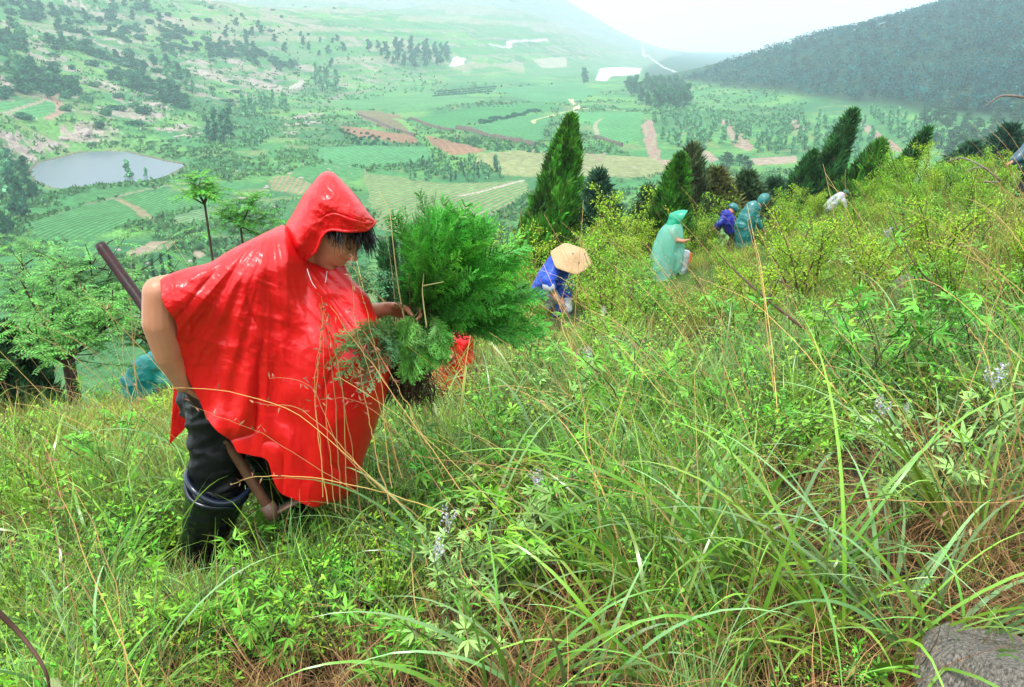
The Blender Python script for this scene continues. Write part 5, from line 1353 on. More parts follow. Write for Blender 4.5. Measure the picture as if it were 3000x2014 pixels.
def hand(G, wrist, fwd, palm, side, sz=1.0, curl=1.2, thumb=1, spread=.5):
    """palm with four unequal curling fingers and a thumb leaving its side; palm = the way the palm faces, fingers bend towards it"""
    w = np.array(wrist, float); f = unit(np.array(fwd, float)); s = unit(np.array(side, float)); p = unit(np.array(palm, float))
    L = .085 * sz
    for k in range(4):
        o = s * (k - 1.5) * .019 * sz
        G.add(*capsule(w + o * .55, .013 * sz, w + f * L * (1 - .06 * abs(k - 1.2)) + o, .0105 * sz))
    for k, ln in enumerate((.036, .042, .039, .030)):
        b = w + f * L * (1 - .06 * abs(k - 1.2)) + s * (k - 1.5) * .020 * sz; d = f.copy(); r = .0088 * sz
        c = curl * (1 + .08 * k)
        for j, (kk, l) in enumerate(((.35, ln), (.75, ln * .68), (.6, ln * .55))):
            d = unit(d * math.cos(c * kk) + p * math.sin(c * kk)); e = b + d * l * sz; G.add(*capsule(b, r, e, r * .9, 10)); b = e; r *= .9
            p = unit(p - d * np.dot(p, d)) if np.linalg.norm(p - d * np.dot(p, d)) > .05 else p
    pp = unit(np.array(palm, float)); b = w + f * .022 * sz - s * thumb * .020 * sz; d = unit(f * .6 - s * thumb * .8 + pp * .5)
    for l, r, nd in ((.040, .012, unit(f * .8 + pp * .7 - s * thumb * .15)), (.032, .0105, unit(f * .5 + pp * .9 + s * thumb * .3)), (.024, .009, None)):
        e = b + d * l * sz; G.add(*capsule(b, r * sz, e, r * .9 * sz, 10)); b = e
        if nd is not None: d = nd

def grid_mesh(P, nu, nv, flip=False):
    q = (np.arange(nv - 1)[:, None] * nu + np.arange(nu - 1)[None]).ravel(); Q = np.stack([q, q + 1, q + nu + 1, q + nu], 1)
    return Q[:, ::-1] if flip else Q

def coons(T, B, L, R_, nu, nv):
    """patch spanned by four pixel outlines; each is resampled evenly"""
    def rs(c, n):
        c = np.array(c, float); c = spline(np.c_[c, c[:, :1] * 0], 200)[:, :2]; s = np.r_[0, np.cumsum(np.hypot(*np.diff(c, axis=0).T))]; t = np.linspace(0, s[-1], n)
        return np.c_[np.interp(t, s, c[:, 0]), np.interp(t, s, c[:, 1])]
    T, B, L, R_ = rs(T, nu), rs(B, nu), rs(L, nv), rs(R_, nv); u = np.linspace(0, 1, nu)[None, :, None]; v = np.linspace(0, 1, nv)[:, None, None]
    return (1 - v) * T[None] + v * B[None] + (1 - u) * L[:, None] + u * R_[:, None] - ((1 - u) * (1 - v) * T[0] + u * (1 - v) * T[-1] + (1 - u) * v * B[0] + u * v * B[-1])

def unproject(PX, Y):
    """pixel grid and ground distances to world points"""
    r = (PX[..., 0] - 1500) / FPX; d = (PX[..., 1] - 1007) / FPX; ry = CP - d * SP; t = Y / ry
    return np.stack([r * t, Y, (-SP - d * CP) * t], -1)

def ridged(x, y, s, o=4):
    t = 0; a = 1; n = 0
    for k in range(o): t = t + a * (1 - np.abs(2 * vnoise(x, y, s + k * 7) - 1)) ** 2; n += a; x = x * 2.1 + 1.3; y = y * 2.1 + .7; a *= .5
    return t / n

# ---------------------------------------------------------------- the man in the red poncho
YB = 2.33
def V3(px, py, y): return np.array(W(px, py, y))
def main_figure():
    root = thing("person", "man bending forward in a hooded red rain poncho, carrying a bundle of seedlings", "person", (V3(640, 1600, YB)[0], YB, Hs(V3(640, 1600, YB)[0], YB)))
    inv = -np.array(root.location)
    def part(nm, me, lab=None, parent=root):
        o = link(nm, me, parent)
        if parent is root: o.location = inv
        if lab: o["label"] = lab
        return o
    # --- body, one continuous skin surface
    G = Geo()
    pel = V3(655, 1130, YB + .02); wst = V3(700, 1010, YB + .02); ch = V3(770, 880, YB + .02); uc = V3(815, 800, YB + .01); nk = V3(880, 745, YB); hb = V3(925, 705, YB)
    chain(G, [(pel, .12), (wst, .115), (ch, .125), (uc, .10), (nk, .058), (hb, .055)])
    ns_ = V3(765, 800, YB - .10); el = V3(468, 858, 2.09); fm = V3(468, 945, 2.085); fm2 = V3(492, 1040, 2.10); wr = V3(535, 1125, 2.13)
    chain(G, [(uc, .08), (ns_, .055), ((ns_ + el) / 2, .047), (el, .045), (fm, .047), (fm2, .038), (wr, .025)])
    hand(G, wr, (.50, .50, -.70), (.45, .85, .2), (-.5, 0, .85), .92, 2.2, -1)
    fs = V3(850, 800, YB + .11); fe = V3(985, 950, 2.52); fw = V3(1135, 905, 2.50)
    chain(G, [(uc, .08), (fs, .055), ((fs + fe) / 2, .045), (fe, .038), (V3(1040, 925, 2.52), .036), (fw, .023)])
    hand(G, fw, (1, .0, -.12), (.25, -.75, -.55), (0, .55, -.85), 1.0, 1.35, 1)
    lt = V3(650, 1165, YB - .06); kn = V3(640, 1395, YB - .10); an = V3(590, 1590, YB - .04)
    lt2 = V3(700, 1180, YB + .12); kn2 = V3(815, 1370, YB + .15); an2 = V3(880, 1560, YB + .20)
    chain(G, [(pel, .11), (lt, .09), (kn, .058), ((kn + an) / 2, .052), (an, .04)]); chain(G, [(pel, .11), (lt2, .09), (kn2, .058), ((kn2 + an2) / 2, .052), (an2, .04)])
    hc = V3(968, 672, YB); M = basis((.80, -.33, -.62), (.60, .0, .80))
    ellipsoid(G, hc, (.093, .076, .117), M, 72, 56, face_fn)
    for sgn in (1,): 
        ellipsoid(G, hc + M @ np.array([-.012, -.074, -.004]), (.018, .008, .03), M, 16, 12)
    part("body", remeshed("body", G, MAT_SKIN, .0042, 2))
    # brows and lips
    G = Geo()
    for s in (-1, 1):
        c = [hc + M @ np.array([.098 - abs(y) * .35, y * s, .034 + .004 * math.sin((y - .012) * 70)]) for y in np.linspace(.012, .052, 8)]
        V, Q, T = tube(c, [.001, .003, .0035, .0035, .003, .0025, .002, .001], 6); G.add(V, Q, T)
        c = [hc + M @ np.array([.0945 - abs(y - .03) * .25, y * s, .006 - .003 * math.cos((y - .03) * 90)]) for y in np.linspace(.016, .046, 8)]
        V, Q, T = tube(c, [.0006, .0015, .002, .002, .002, .0015, .001, .0006], 5); G.add(V, Q, T)
        part("eyebrow", G.mesh("eyebrow", MAT_HAIR, True)); G = Geo()
    # --- hair: wet strands over brow and temple, cap under the hood
    G = Geo(); R = rng(21)
    ellipsoid(G, hc + M @ np.array([-.008, 0, .016]), (.100, .083, .112), M, 40, 30, lambda P: np.where((P[:, :1] > .04) & (P[:, 2:] < .035), P * [.80, .9, 1], P) * np.where(P[:, 2:] < -.05, .85, 1))
    n = 230; yy = R.uniform(-.078, .062, n); P = np.stack([.088 - (yy / .078) ** 2 * .055, yy, R.uniform(.052, .080, n)], 1); Pw = hc + P @ M.T
    D = (np.stack([.75 - np.abs(yy) * 7, yy * 4, np.full(n, -.35)], 1) + R.normal(size=(n, 3)) * .12) @ M.T
    V, Q, C, _ = ribbons(Pw, D, R.uniform(.035, .085, n), .0040, R.uniform(2.0, 3.4, n), 8, np.zeros(3), None, None, 9, .35, .3); G.add(V, Q, None, C)
    n = 70; P = np.stack([R.uniform(.015, .06, n), np.full(n, -.079), R.uniform(.02, .07, n)], 1); Pw = hc + P @ M.T
    V, Q, C, _ = ribbons(Pw, np.tile([.2, -.5, -.6], (n, 1)) + R.normal(size=(n, 3)) * .15, R.uniform(.03, .065, n), .003, R.uniform(1, 2, n), 6, np.zeros(3), None, None, 10, .3, .3); G.add(V, Q, None, C)
    part("hair", G.mesh("hair", MAT_HAIR, True))
    # --- trousers
    G = Geo(); chain(G, [(V3(650, 1100, YB + .02), .135), (V3(655, 1160, YB + .01), .135)])
    chain(G, [(lt + [0, 0, .02], .108), (V3(642, 1290, YB - .08), .092), (V3(640, 1370, YB - .09), .086), (V3(636, 1440, YB - .09), .080)])
    chain(G, [(lt2, .105), (kn2, .085), ((kn2 + an2) / 2, .075)])
    me = remeshed("trousers", G, MAT_BLACKWET, .008, 2)
    co = np.empty(len(me.vertices) * 3, np.float32); me.vertices.foreach_get("co", co); co = co.reshape(-1, 3); nrm = np.empty(len(me.vertices) * 3, np.float32); me.vertices.foreach_get("normal", nrm); nrm = nrm.reshape(-1, 3)
    f = ridged(co[:, 0] * 7 + co[:, 2] * 5, co[:, 2] * 16 - co[:, 0] * 7, 3, 3) - .5; co += nrm * (f * .020)[:, None]; me.vertices.foreach_set("co", co.ravel()); me.update()
    part("trousers", me)
    # --- rubber boots
    for kk, (a, b, c, d) in enumerate([(V3(634, 1440, YB - .09), V3(615, 1510, YB - .07), an, (.16, -.03, -.02)), ((kn2 + an2) / 2, (kn2 + 2 * an2) / 3, an2, (.17, .02, -.04))]):
        g = np.array([c[0], c[1], Hs(c[0], c[1]) + .05]); G = Geo()
        chain(G, [(a, .092), (b, .082), (c, .062), (g, .052)]); chain(G, [(g, .046), (g + np.array(d), .042)])
        me = remeshed("boot", G, MAT_BOOT, .007, 2)
        co = np.empty(len(me.vertices) * 3, np.float32); me.vertices.foreach_get("co", co); co = co.reshape(-1, 3); nrm = np.empty(len(me.vertices) * 3, np.float32); me.vertices.foreach_get("normal", nrm); nrm = nrm.reshape(-1, 3)
        f = ridged(co[:, 0] * 4, co[:, 2] * 14, 6, 3) - .5; co += nrm * (f * .014)[:, None]; me.vertices.foreach_set("co", co.ravel()); me.update()
        o = part("boot", me)
        if kk == 0:
            G = Geo(); th = np.linspace(0, 6.2832, 40); ax = unit(a - b); e1 = unit(np.cross(ax, [0, 1, 0])); e2 = np.cross(ax, e1)
            for rr, off, rd in ((.098, .055, .010), (.094, .020, .007)):
                c = a + ax * off + np.outer(np.cos(th), e1) * rr + np.outer(np.sin(th), e2) * rr + np.outer(np.sin(th * 3 + off * 90) * .006, ax); V, Q, T = tube(c, rd, 8, False); G.add(V, Q, T)
            part("boot_cuff", G.mesh("boot_cuff", MAT_BOOTC, True), None, o)
    # --- poncho
    nu, nv = 190, 210
    Tt = [(469, 816), (515, 797), (562, 783), (616, 769), (670, 736), (741, 700), (800, 672), (835, 662), (868, 705), (898, 742), (930, 762), (968, 764), (1004, 763)]
    Rr = [(1004, 763), (1027, 812), (1076, 865), (1098, 914), (1134, 986), (1147, 1053), (1135, 1146), (1119, 1196), (1089, 1284), (1066, 1345), (1043, 1429), (1012, 1463)]
    Bb = [(695, 1326), (740, 1336), (783, 1350), (800, 1405), (821, 1444), (859, 1463), (916, 1486), (955, 1475), (1012, 1463)]
    Ll = [(469, 816), (478, 887), (518, 950), (516, 1008), (536, 1075), (562, 1133), (584, 1173), (607, 1226), (637, 1264), (675, 1291), (695, 1326)]
    PX = coons(Tt, Bb, Ll, Rr, nu, nv); u = np.linspace(0, 1, nu)[None, :] * np.ones((nv, 1)); v = np.linspace(0, 1, nv)[:, None] * np.ones((1, nu))
    px, py = PX[..., 0], PX[..., 1]
    round_top = np.sqrt(np.clip(1 - (1 - np.clip(v / .16, 0, 1)) ** 2, 0, 1)); round_r = np.sqrt(np.clip(1 - np.clip((u - .62) / .38, 0, 1) ** 2.2, 0, 1))
    # over the near arm the ridge follows the arm towards the lens; further on it follows the spine
    Yr = np.interp(px, [469, 620, 765, 840], [2.095, 2.15, 2.23, YB + .02]); low = sstep(.12, .5, v)
    Yr = Yr * (1 - low) + (YB + .02) * low; Am = np.interp(px, [469, 620, 765, 840, 900, 990], [.062, .080, .135, .22, .12, .09]) * (1 - low) + .235 * low
    Yn = Yr - Am * round_top * round_r
    # folds fanning from neck and shoulder, creases along the upper arm, fine crumple
    dx, dy = px - 800, py - 640; phi = np.arctan2(dy, dx); rad = np.hypot(dx, dy) / 700
    q_ = phi * 12 + 4.8 * vnoise(px * .006, py * .006, 3); fo = .55 * np.sin(q_) + .45 * (1 - 2 * np.abs(np.sin(q_ * .5 + .6 + .8 * vnoise(px * .01, py * .004, 6))) ** .7) ; fo2 = np.sin(phi * 31 + 5 * vnoise(px * .008, py * .004, 9)); w = sstep(.12, .5, rad)
    d = .022 * w * (np.sign(fo) * np.abs(fo) ** .8) * (.5 + vnoise(px * .004, py * .004, 14)) + .005 * w * fo2 * vnoise(px * .006, py * .003, 12)
    cr = ridged((px + py * .55) * .006, (py - px * .35) * .016, 31, 4); d += -.008 * (cr - .45) * (1 - sstep(.35, .62, v)) * round_top
    cr2 = ridged(px * .010 + 4, py * .0045, 37, 4); d += -.008 * (cr2 - .45) * sstep(.15, .4, v)
    d += -.006 * (ridged(phi * 9 + 2, rad * 1.3, 44, 3) - .45) * (1 - .5 * sstep(.4, .9, v)); d += -.0016 * (ridged(px * .03, py * .025, 41, 3) - .45)
    bagg = np.exp(-((px - 1060) / 60) ** 2 - ((py - 1050) / 160) ** 2); d -= .02 * bagg
    edge = np.clip(np.minimum(1 - u, 1) / .05, 0, 1) * np.clip(v / .03, 0, 1); Yn = Yn + d * edge
    # a stitched hem band at the sleeve opening
    Yn -= .004 * (1 - sstep(.0, .012, np.abs(u - .055) - .004)) * (v < .36)
    Pn = unproject(PX, Yn).reshape(-1, 3)
    def on_cloth(a, b, up=.004):
        k = np.argmin((PX[..., 0] - a) ** 2 + (PX[..., 1] - b) ** 2); return V3(a, b, Yn.ravel()[k] - up)
    G = Geo(); G.add(Pn, grid_mesh(Pn, nu, nv))
    L2 = [(469, 816), (520, 900), (528, 1000), (512, 1100), (507, 1157), (503, 1226), (496, 1303)]; B2 = [(496, 1303), (534, 1264), (564, 1236), (620, 1250), (690, 1330), (760, 1366), (800, 1400), (859, 1440), (950, 1465), (1012, 1463)]
    PX2 = coons(Tt, B2, L2, Rr, nu, nv); fu = np.clip(1 - u, 0, 1); px, py = PX2[..., 0], PX2[..., 1]
    Yf = YB + .02 + .19 * round_top * np.sqrt(np.clip(1 - np.clip((u - .55) / .45, 0, 1) ** 2.2, 0, 1)); Yf += edge * (.014 * np.sin(px * .035 + 3 * vnoise(px * .01, py * .01, 4)) * v + .01 * ridged(px * .012, py * .006, 51, 4))
    Pf = unproject(PX2, Yf).reshape(-1, 3); G.add(Pf, grid_mesh(Pf, nu, nv, True))
    me = G.mesh("poncho", MAT_RED, True)
    o = part("poncho", me); sm = o.modifiers.new("thickness", 'SOLIDIFY'); sm.thickness = .0016; sm.offset = 0
    # --- hood
    nu, nv = 110, 150
    S = [(1100, 648), (1083, 628), (1060, 597), (1036, 566), (1000, 528), (978, 508), (958, 503), (938, 512), (915, 540), (893, 566), (857, 629), (838, 662), (845, 700), (868, 760)]
    O = [(1100, 650), (1076, 673), (1045, 678), (1009, 678), (980, 674), (958, 678), (942, 695), (932, 720), (922, 742), (905, 758), (895, 770), (890, 790), (880, 800)]
    def side(sg, shift):
        Sx = np.array(S, float); Ox = np.array(O, float); Ox[:, 0] += shift * np.r_[0, np.ones(len(O) - 1)]; Ox[:, 1] += -shift * .3 * np.r_[0, np.ones(len(O) - 1)]
        n0 = np.array([Sx[0], Ox[0]]); n1 = np.array([Sx[-1], Ox[-1]])
        PX = coons(np.array([Sx[0] * (1 - t) + Ox[0] * t for t in np.linspace(0, 1, 5)]), np.array([Sx[-1] * (1 - t) + Ox[-1] * t for t in np.linspace(0, 1, 5)]), Sx, Ox, nu, nv)
        u = np.linspace(0, 1, nu)[None] * np.ones((nv, 1)); v = np.linspace(0, 1, nv)[:, None] * np.ones((1, nu)); px, py = PX[..., 0], PX[..., 1]
        wd = .118 * np.clip(v / .22, 0, 1) ** .6 * (1 - .1 * sstep(.8, 1, v)); prof = np.sqrt(np.clip(1 - (1 - np.clip(u / .62, 0, 1)) ** 2, 0, 1))
        Y = YB + .002 + sg * wd * prof * (1 - .10 * sstep(.6, 1, u))
        e = np.clip(u / .06, 0, 1)
        Y += sg * e * (.010 * (ridged(px * .008 + py * .004, py * .012 - px * .006, 61, 4) - .45) + .004 * (ridged(px * .035, py * .03, 67, 3) - .45) + .012 * np.sin(px * .05 + py * .03) * sstep(.62, .8, v))
        band = sstep(.70, .72, u) * (1 - sstep(.35, .6, v)); Y += sg * .005 * band; Y -= sg * .004 * np.exp(-((u - .70) / .012) ** 2) * (v < .5)
        # the knot of gathered cloth at the peak's centre
        Y += sg * .003 * np.sin(np.hypot(px - 1078, py - 655) * .45) * np.exp(-((px - 1078) ** 2 + (py - 652) ** 2) / 260)
        P = unproject(PX, Y).reshape(-1, 3); return P, grid_mesh(P, nu, nv, sg > 0)
    G = Geo(); P, Q = side(-1, 0); G.add(P, Q); P, Q = side(1, 16); G.add(P, Q)
    # rolled edge of the peak
    e = np.array(O, float)[:9]; e = spline(np.c_[e, e[:, :1] * 0], 60)[:, :2]; vv = np.linspace(0, .66, 60); Yr = YB - .118 * np.clip(vv / .22, 0, 1) ** .6 * .9 - .003
    V, Q, T = tube(unproject(e, Yr), .0035, 8); G.add(V, Q, T)
    o = part("hood", G.mesh("hood", MAT_RED, True)); sm = o.modifiers.new("thickness", 'SOLIDIFY'); sm.thickness = .0016; sm.offset = 0
    # --- white draw cord at the neck
    G = Geo()
    for c in ([(899, 787, 2.17), (905, 805, 2.15), (914, 828, 2.13), (926, 846, 2.12)], [(958, 795, 2.16), (956, 812, 2.14), (953, 828, 2.135)], [(985, 985, 2.10), (940, 835, 2.12)][:0]):
        if not c: continue
        V, Q, T = tube(spline([on_cloth(q[0], q[1]) for q in c], 14), .0013, 6); G.add(V, Q, T)
    part("drawstring", G.mesh("drawstring", mat_simple("white_cord", (.8, .78, .76), .6, .3), True))
MAT_BOOTC = mat_simple("boot_cuff_rubber", (.008, .014, .03), .25, .5, coat=.2)
main_figure()

# ---------------------------------------------------------------- the hoe in his near hand
def hoe():
    G = Geo(); c = [(293, 717, 2.40), (356, 806, 2.36), (421, 896, 2.31), (490, 1010, 2.25), (555, 1140, 2.19), (630, 1245, 2.19), (700, 1350, 2.19), (752, 1432, 2.18), (800, 1506, 2.17)]
    P = spline([V3(*q) for q in c], 60); r = np.interp(np.linspace(0, 1, 60), [0, .02, .4, .6, .85, 1], [.0165, .0175, .0165, .0155, .017, .016]); V, Q, T = tube(P, r, 14); G.add(V, Q, T)
    t = thing("hoe", "hoe with a long dark wet wooden handle, held behind the back in the man's hand", "hoe", tuple(P[0]))
    m = mat_simple("hoe_handle_wood", (.040, .010, .009), .45, .3, noise=26., bump=(120., .5, .002), col2=(.012, .004, .004), coat=.05)
    nt = m.node_tree; b = nt.nodes["Principled BSDF"]; tc = N_(nt, "ShaderNodeTexCoord"); sx = N_(nt, "ShaderNodeSeparateXYZ"); mr = N_(nt, "ShaderNodeMapRange"); mr.inputs[1].default_value = P[30][2]; mr.inputs[2].default_value = P[44][2]; mr.inputs[3].default_value = 0; mr.inputs[4].default_value = 1
    # muddy lower half
    nt.links.new(tc.outputs["Object"], sx.inputs[0]); nt.links.new(sx.outputs[2], mr.inputs[0]); mx = N_(nt, "ShaderNodeMixRGB"); src = b.inputs["Base Color"].links[0].from_socket
    mx.inputs[2].default_value = (.11, .055, .028, 1); nz = N_(nt, "ShaderNodeTexNoise", Scale=30.0, Detail=5.0); nt.links.new(tc.outputs["Object"], nz.inputs["Vector"]); mu = N_(nt, "ShaderNodeMath", operation='MULTIPLY'); nt.links.new(mr.outputs[0], mu.inputs[0]); nt.links.new(nz.outputs["Fac"], mu.inputs[1])
    m2 = N_(nt, "ShaderNodeMath", operation='MULTIPLY'); m2.inputs[1].default_value = 1.5; m2.use_clamp = True; nt.links.new(mu.outputs[0], m2.inputs[0])
    nt.links.new(m2.outputs[0], mx.inputs[0]); nt.links.new(src, mx.inputs[1]); nt.links.new(mx.outputs[0], b.inputs["Base Color"])
    o = link("handle", G.mesh("hoe_handle", m, True), t, tuple(-P[0]))
    G = Geo(); e = P[-1]; d = unit(P[-1] - P[-6]); s = np.array([.35, -.9, .2]); s = unit(s - d * (s @ d)); n = np.cross(d, s)
    V, Q, T = tube([e - d * .035, e + d * .012], .024, 12); G.add(V, Q, T)
    # blade
    A = []
    for k, t_ in enumerate(np.linspace(0, 1, 6)):
        w = .028 + .035 * t_; c = e + n * -1 * (.015 + .17 * t_) + d * (.02 * t_ ** 2)
        for sgn in (-1, 1): A += [c + s * w * sgn + d * .004, c + s * w * sgn - d * .004]
    Q = []
    for k in range(5): b_ = 4 * k; Q += [[b_, b_ + 2, b_ + 6, b_ + 4], [b_ + 1, b_ + 5, b_ + 7, b_ + 3], [b_, b_ + 4, b_ + 5, b_ + 1], [b_ + 2, b_ + 3, b_ + 7, b_ + 6]]
    Q += [[0, 1, 3, 2], [20, 22, 23, 21]]; G.add(A, Q)
    link("blade", G.mesh("hoe_blade", mat_simple("rusty_iron", (.12, .06, .04), .6, .5, noise=40., col2=(.05, .03, .02))), t, tuple(-P[0]))
hoe()

# ---------------------------------------------------------------- the bundle of arborvitae seedlings
MAT_SEED = mat_leaf("seedling_foliage", trans=.3, val=.35, hue=.015, rough=.45)
def sprays(G, R, P, D, L, droop, col, npair=14, bl=.055, seed=1, bw=.0042, flatn=None):
    """scale-leaved sprays: a bending axis, upswept branchlets in one plane, each again finely divided"""
    n = len(P); V, Q, C, pts = ribbons(P, D, L, .0030, droop, 8, np.array([.10, .14, .03]), np.asarray(col).mean(0) if np.ndim(col) > 1 else col, None, seed, .35, .3); G.add(V, Q, None, C)
    u = (np.linspace(.16, .98, npair)) * 7.999; i = u.astype(int); f = (u - i)[None, :, None]; A = pts[:, i] * (1 - f) + pts[:, i + 1] * f; Tn = unit(pts[:, i + 1] - pts[:, i])
    pl = unit(R.normal(size=(n, 1, 3)) + (0 if flatn is None else flatn)); S = unit(np.cross(Tn, pl)); taper = np.sin(np.linspace(.25, 1.0, npair) * math.pi * .93) * .75 + .30
    c = np.repeat(np.broadcast_to(col, (n, 3)), npair, 0)
    for s in (-1, 1):
        d = unit(Tn * 1.0 + S * s * .85 + R.normal(size=S.shape) * .18).reshape(-1, 3); a = A.reshape(-1, 3); ll = (bl * taper[None] * R.uniform(.7, 1.25, (n, npair))).ravel(); cc = c * R.uniform(.65, 1.4, (len(a), 1)); nn = np.cross(Tn, S).reshape(-1, 3)
        V, Q, C, p2 = ribbons(a, d, ll, bw, .25, 4, cc * .8, cc * 1.25, unit(np.cross(d, nn)), seed + 3, .2, .35); G.add(V, Q, None, C)
        for k in (1, 2, 3):
            for s2 in (-1, 1):
                tn = unit(p2[:, k + 1] - p2[:, k]); sd = unit(np.cross(tn, nn)); d2 = unit(tn + sd * s2 * .7 + R.normal(size=tn.shape) * .12)
                V, Q, C, _ = ribbons(p2[:, k], d2, ll * (.42 - .06 * k) * R.uniform(.7, 1.2, len(ll)), bw * .9, .1, 1, cc, cc * 1.35, unit(np.cross(d2, nn)), seed + 5 + k, 0, .5); G.add(V, Q, None, C)
def bundle():
    R = rng(31); g0 = V3(1212, 935, 2.50); G = Geo(); G2 = Geo()
    t = thing("seedling_bundle", "bundle of green arborvitae seedlings with bare muddy roots held out in the man's far hand", "seedlings", tuple(g0))
    th_k = np.radians([-28, -12, 0, 12, 30, 45, 60, 75, 90, 102]); rk = [150, 340, 385, 400, 410, 385, 372, 385, 400, 400]
    n = 215; th = np.radians(R.uniform(-9, 94, n)); rmax = np.interp(th, th_k, rk); frac = R.uniform(.30, 1.0, n) ** .7
    tipx = 1236 + np.cos(th) * rmax * frac; tipy = 950 - np.sin(th) * rmax * frac; yd = 2.47 + R.normal(size=n) * .085
    tips = np.array([V3(a, b, c) for a, b, c in zip(tipx, tipy, yd)])
    st = R.uniform(.12, .5, n)[:, None]; base = g0 + (tips - g0) * st * .8 + R.normal(size=(n, 3)) * .012
    D = tips - base; L = np.linalg.norm(D, axis=1); D[:, 2] += L * .18; col = np.array([.055, .26, .028]) * R.uniform(.5, 1.5, (n, 1)) * (.5 + .75 * frac[:, None]); br = R.uniform(0, 1, n) < .15; col[br] = col[br] * [1.8, 1.35, 1.2]
    k = L < .22; 
    sprays(G, R, base[k], D[k], L[k], .5, col[k], 12, .050, 3); sprays(G, R, base[~k], D[~k], L[~k], .5, col[~k], 20, .060, 13)
    # sprays flopping left over the poncho and down over the roots
    for (a, b, c), (e, f, g), nn, cl in [((1180, 960, 2.36), (1020, 985, 2.08), 6, (.10, .22, .06)), ((1170, 975, 2.36), (1085, 1065, 2.08), 6, (.13, .30, .13)), ((1230, 985, 2.38), (1230, 1060, 2.34), 8, (.12, .34, .05)), ((1260, 950, 2.38), (1310, 1020, 2.34), 8, (.10, .30, .05)), ((1220, 930, 2.36), (1190, 1010, 2.32), 8, (.12, .32, .05))]:
        A = V3(a, b, c) + R.normal(size=(nn, 3)) * .012; E = V3(e, f, g) + R.normal(size=(nn, 3)) * [.025, .02, .02]; d = E - A; l = np.linalg.norm(d, axis=1); d[:, 2] += l * .12
        sprays(G, R, A, d, l * 1.08, .9, np.array(cl) * R.uniform(.7, 1.3, (nn, 1)), 16, .055, int(a), .0045)
    n = 90; a = np.radians(R.uniform(-40, 110, n)); B = g0 + R.normal(size=(n, 3)) * .022; D = np.stack([np.cos(a), R.normal(size=n) * .5, np.sin(a)], 1)
    sprays(G, R, B, D, R.uniform(.09, .17, n), .6, np.array([.03, .12, .022]) * R.uniform(.6, 1.4, (n, 1)), 8, .04, 77)
    link("foliage", G.mesh("seedling_foliage", MAT_SEED), t, tuple(-g0))
    for i in range(26):
        a = np.radians(R.uniform(0, 100)); rr = R.uniform(120, 300); e = V3(1222 + math.cos(a) * rr, 950 - math.sin(a) * rr, 2.48 + R.normal() * .05); b = V3(1205 + R.normal() * 22, 1040 + R.normal() * 22, 2.48 + R.normal() * .03)
        V, Q, T = tube(spline([b, g0 + R.normal(size=3) * [.014, .014, .01], e], 16), np.linspace(.0048, .0012, 16), 6); G2.add(V, Q, T, (.16, .09, .05))
    for c in ([(1200, 1010, 2.38), (1170, 860, 2.38), (1150, 700, 2.38), (1140, 620, 2.40), (1110, 560, 2.42)], [(1250, 960, 2.3), (1238, 860, 2.3), (1242, 800, 2.3)], [(1240, 838, 2.31), (1300, 826, 2.31)]):
        V, Q, T = tube(spline([V3(*q) for q in c], 20), np.linspace(.0028, .001, 20), 5); G2.add(V, Q, T, (.42, .38, .16))
    link("stems", G2.mesh("seedling_stems", mat_attr("seedling_bark", .6)), t, tuple(-g0))
    G3 = Geo(); n = 1100; px = 1198 + R.normal(size=n) * 34; P = np.array([V3(a, b, c) for a, b, c in zip(px, R.uniform(985, 1150, n), 2.47 + R.normal(size=n) * .035)]); D = np.stack([(px - 1195) / 60 * .3, R.normal(size=n) * .3, -np.ones(n)], 1) + R.normal(size=(n, 3)) * .3
    c = np.array([.05, .028, .018]) * R.uniform(.5, 1.8, (n, 1)); V, Q, C, _ = ribbons(P, D, R.uniform(.05, .14, n), R.uniform(.0012, .0035, n), .9, 8, c, c * 1.3, None, 6, 1.3, .2); G3.add(V, Q, None, C)
    for i in range(60):
        a = V3(1200 + R.normal() * 26, 1010 + R.uniform(0, 30), 2.47 + R.normal() * .035); e = V3(1190 + R.normal() * 42, 1150 + R.uniform(-30, 45), 2.47 + R.normal() * .05); V, Q, T = tube(spline([a, (a + e) / 2 + R.normal(size=3) * .012, e], 10), np.linspace(.005, .0012, 10), 6); G3.add(V, Q, T, np.array([.06, .032, .02]) * R.uniform(.6, 1.5))
    link("roots", G3.mesh("seedling_roots", mat_attr("muddy_roots", .7)), t, tuple(-g0))
def mat_attr(name, rough, spec=.3):
    m, nt, b = new_mat(name); a = N_(nt, "ShaderNodeAttribute", attribute_name="col"); nt.links.new(a.outputs["Color"], b.inputs["Base Color"]); b.inputs["Roughness"].default_value = rough; b.inputs["Specular IOR Level"].default_value = spec; return m
bundle()
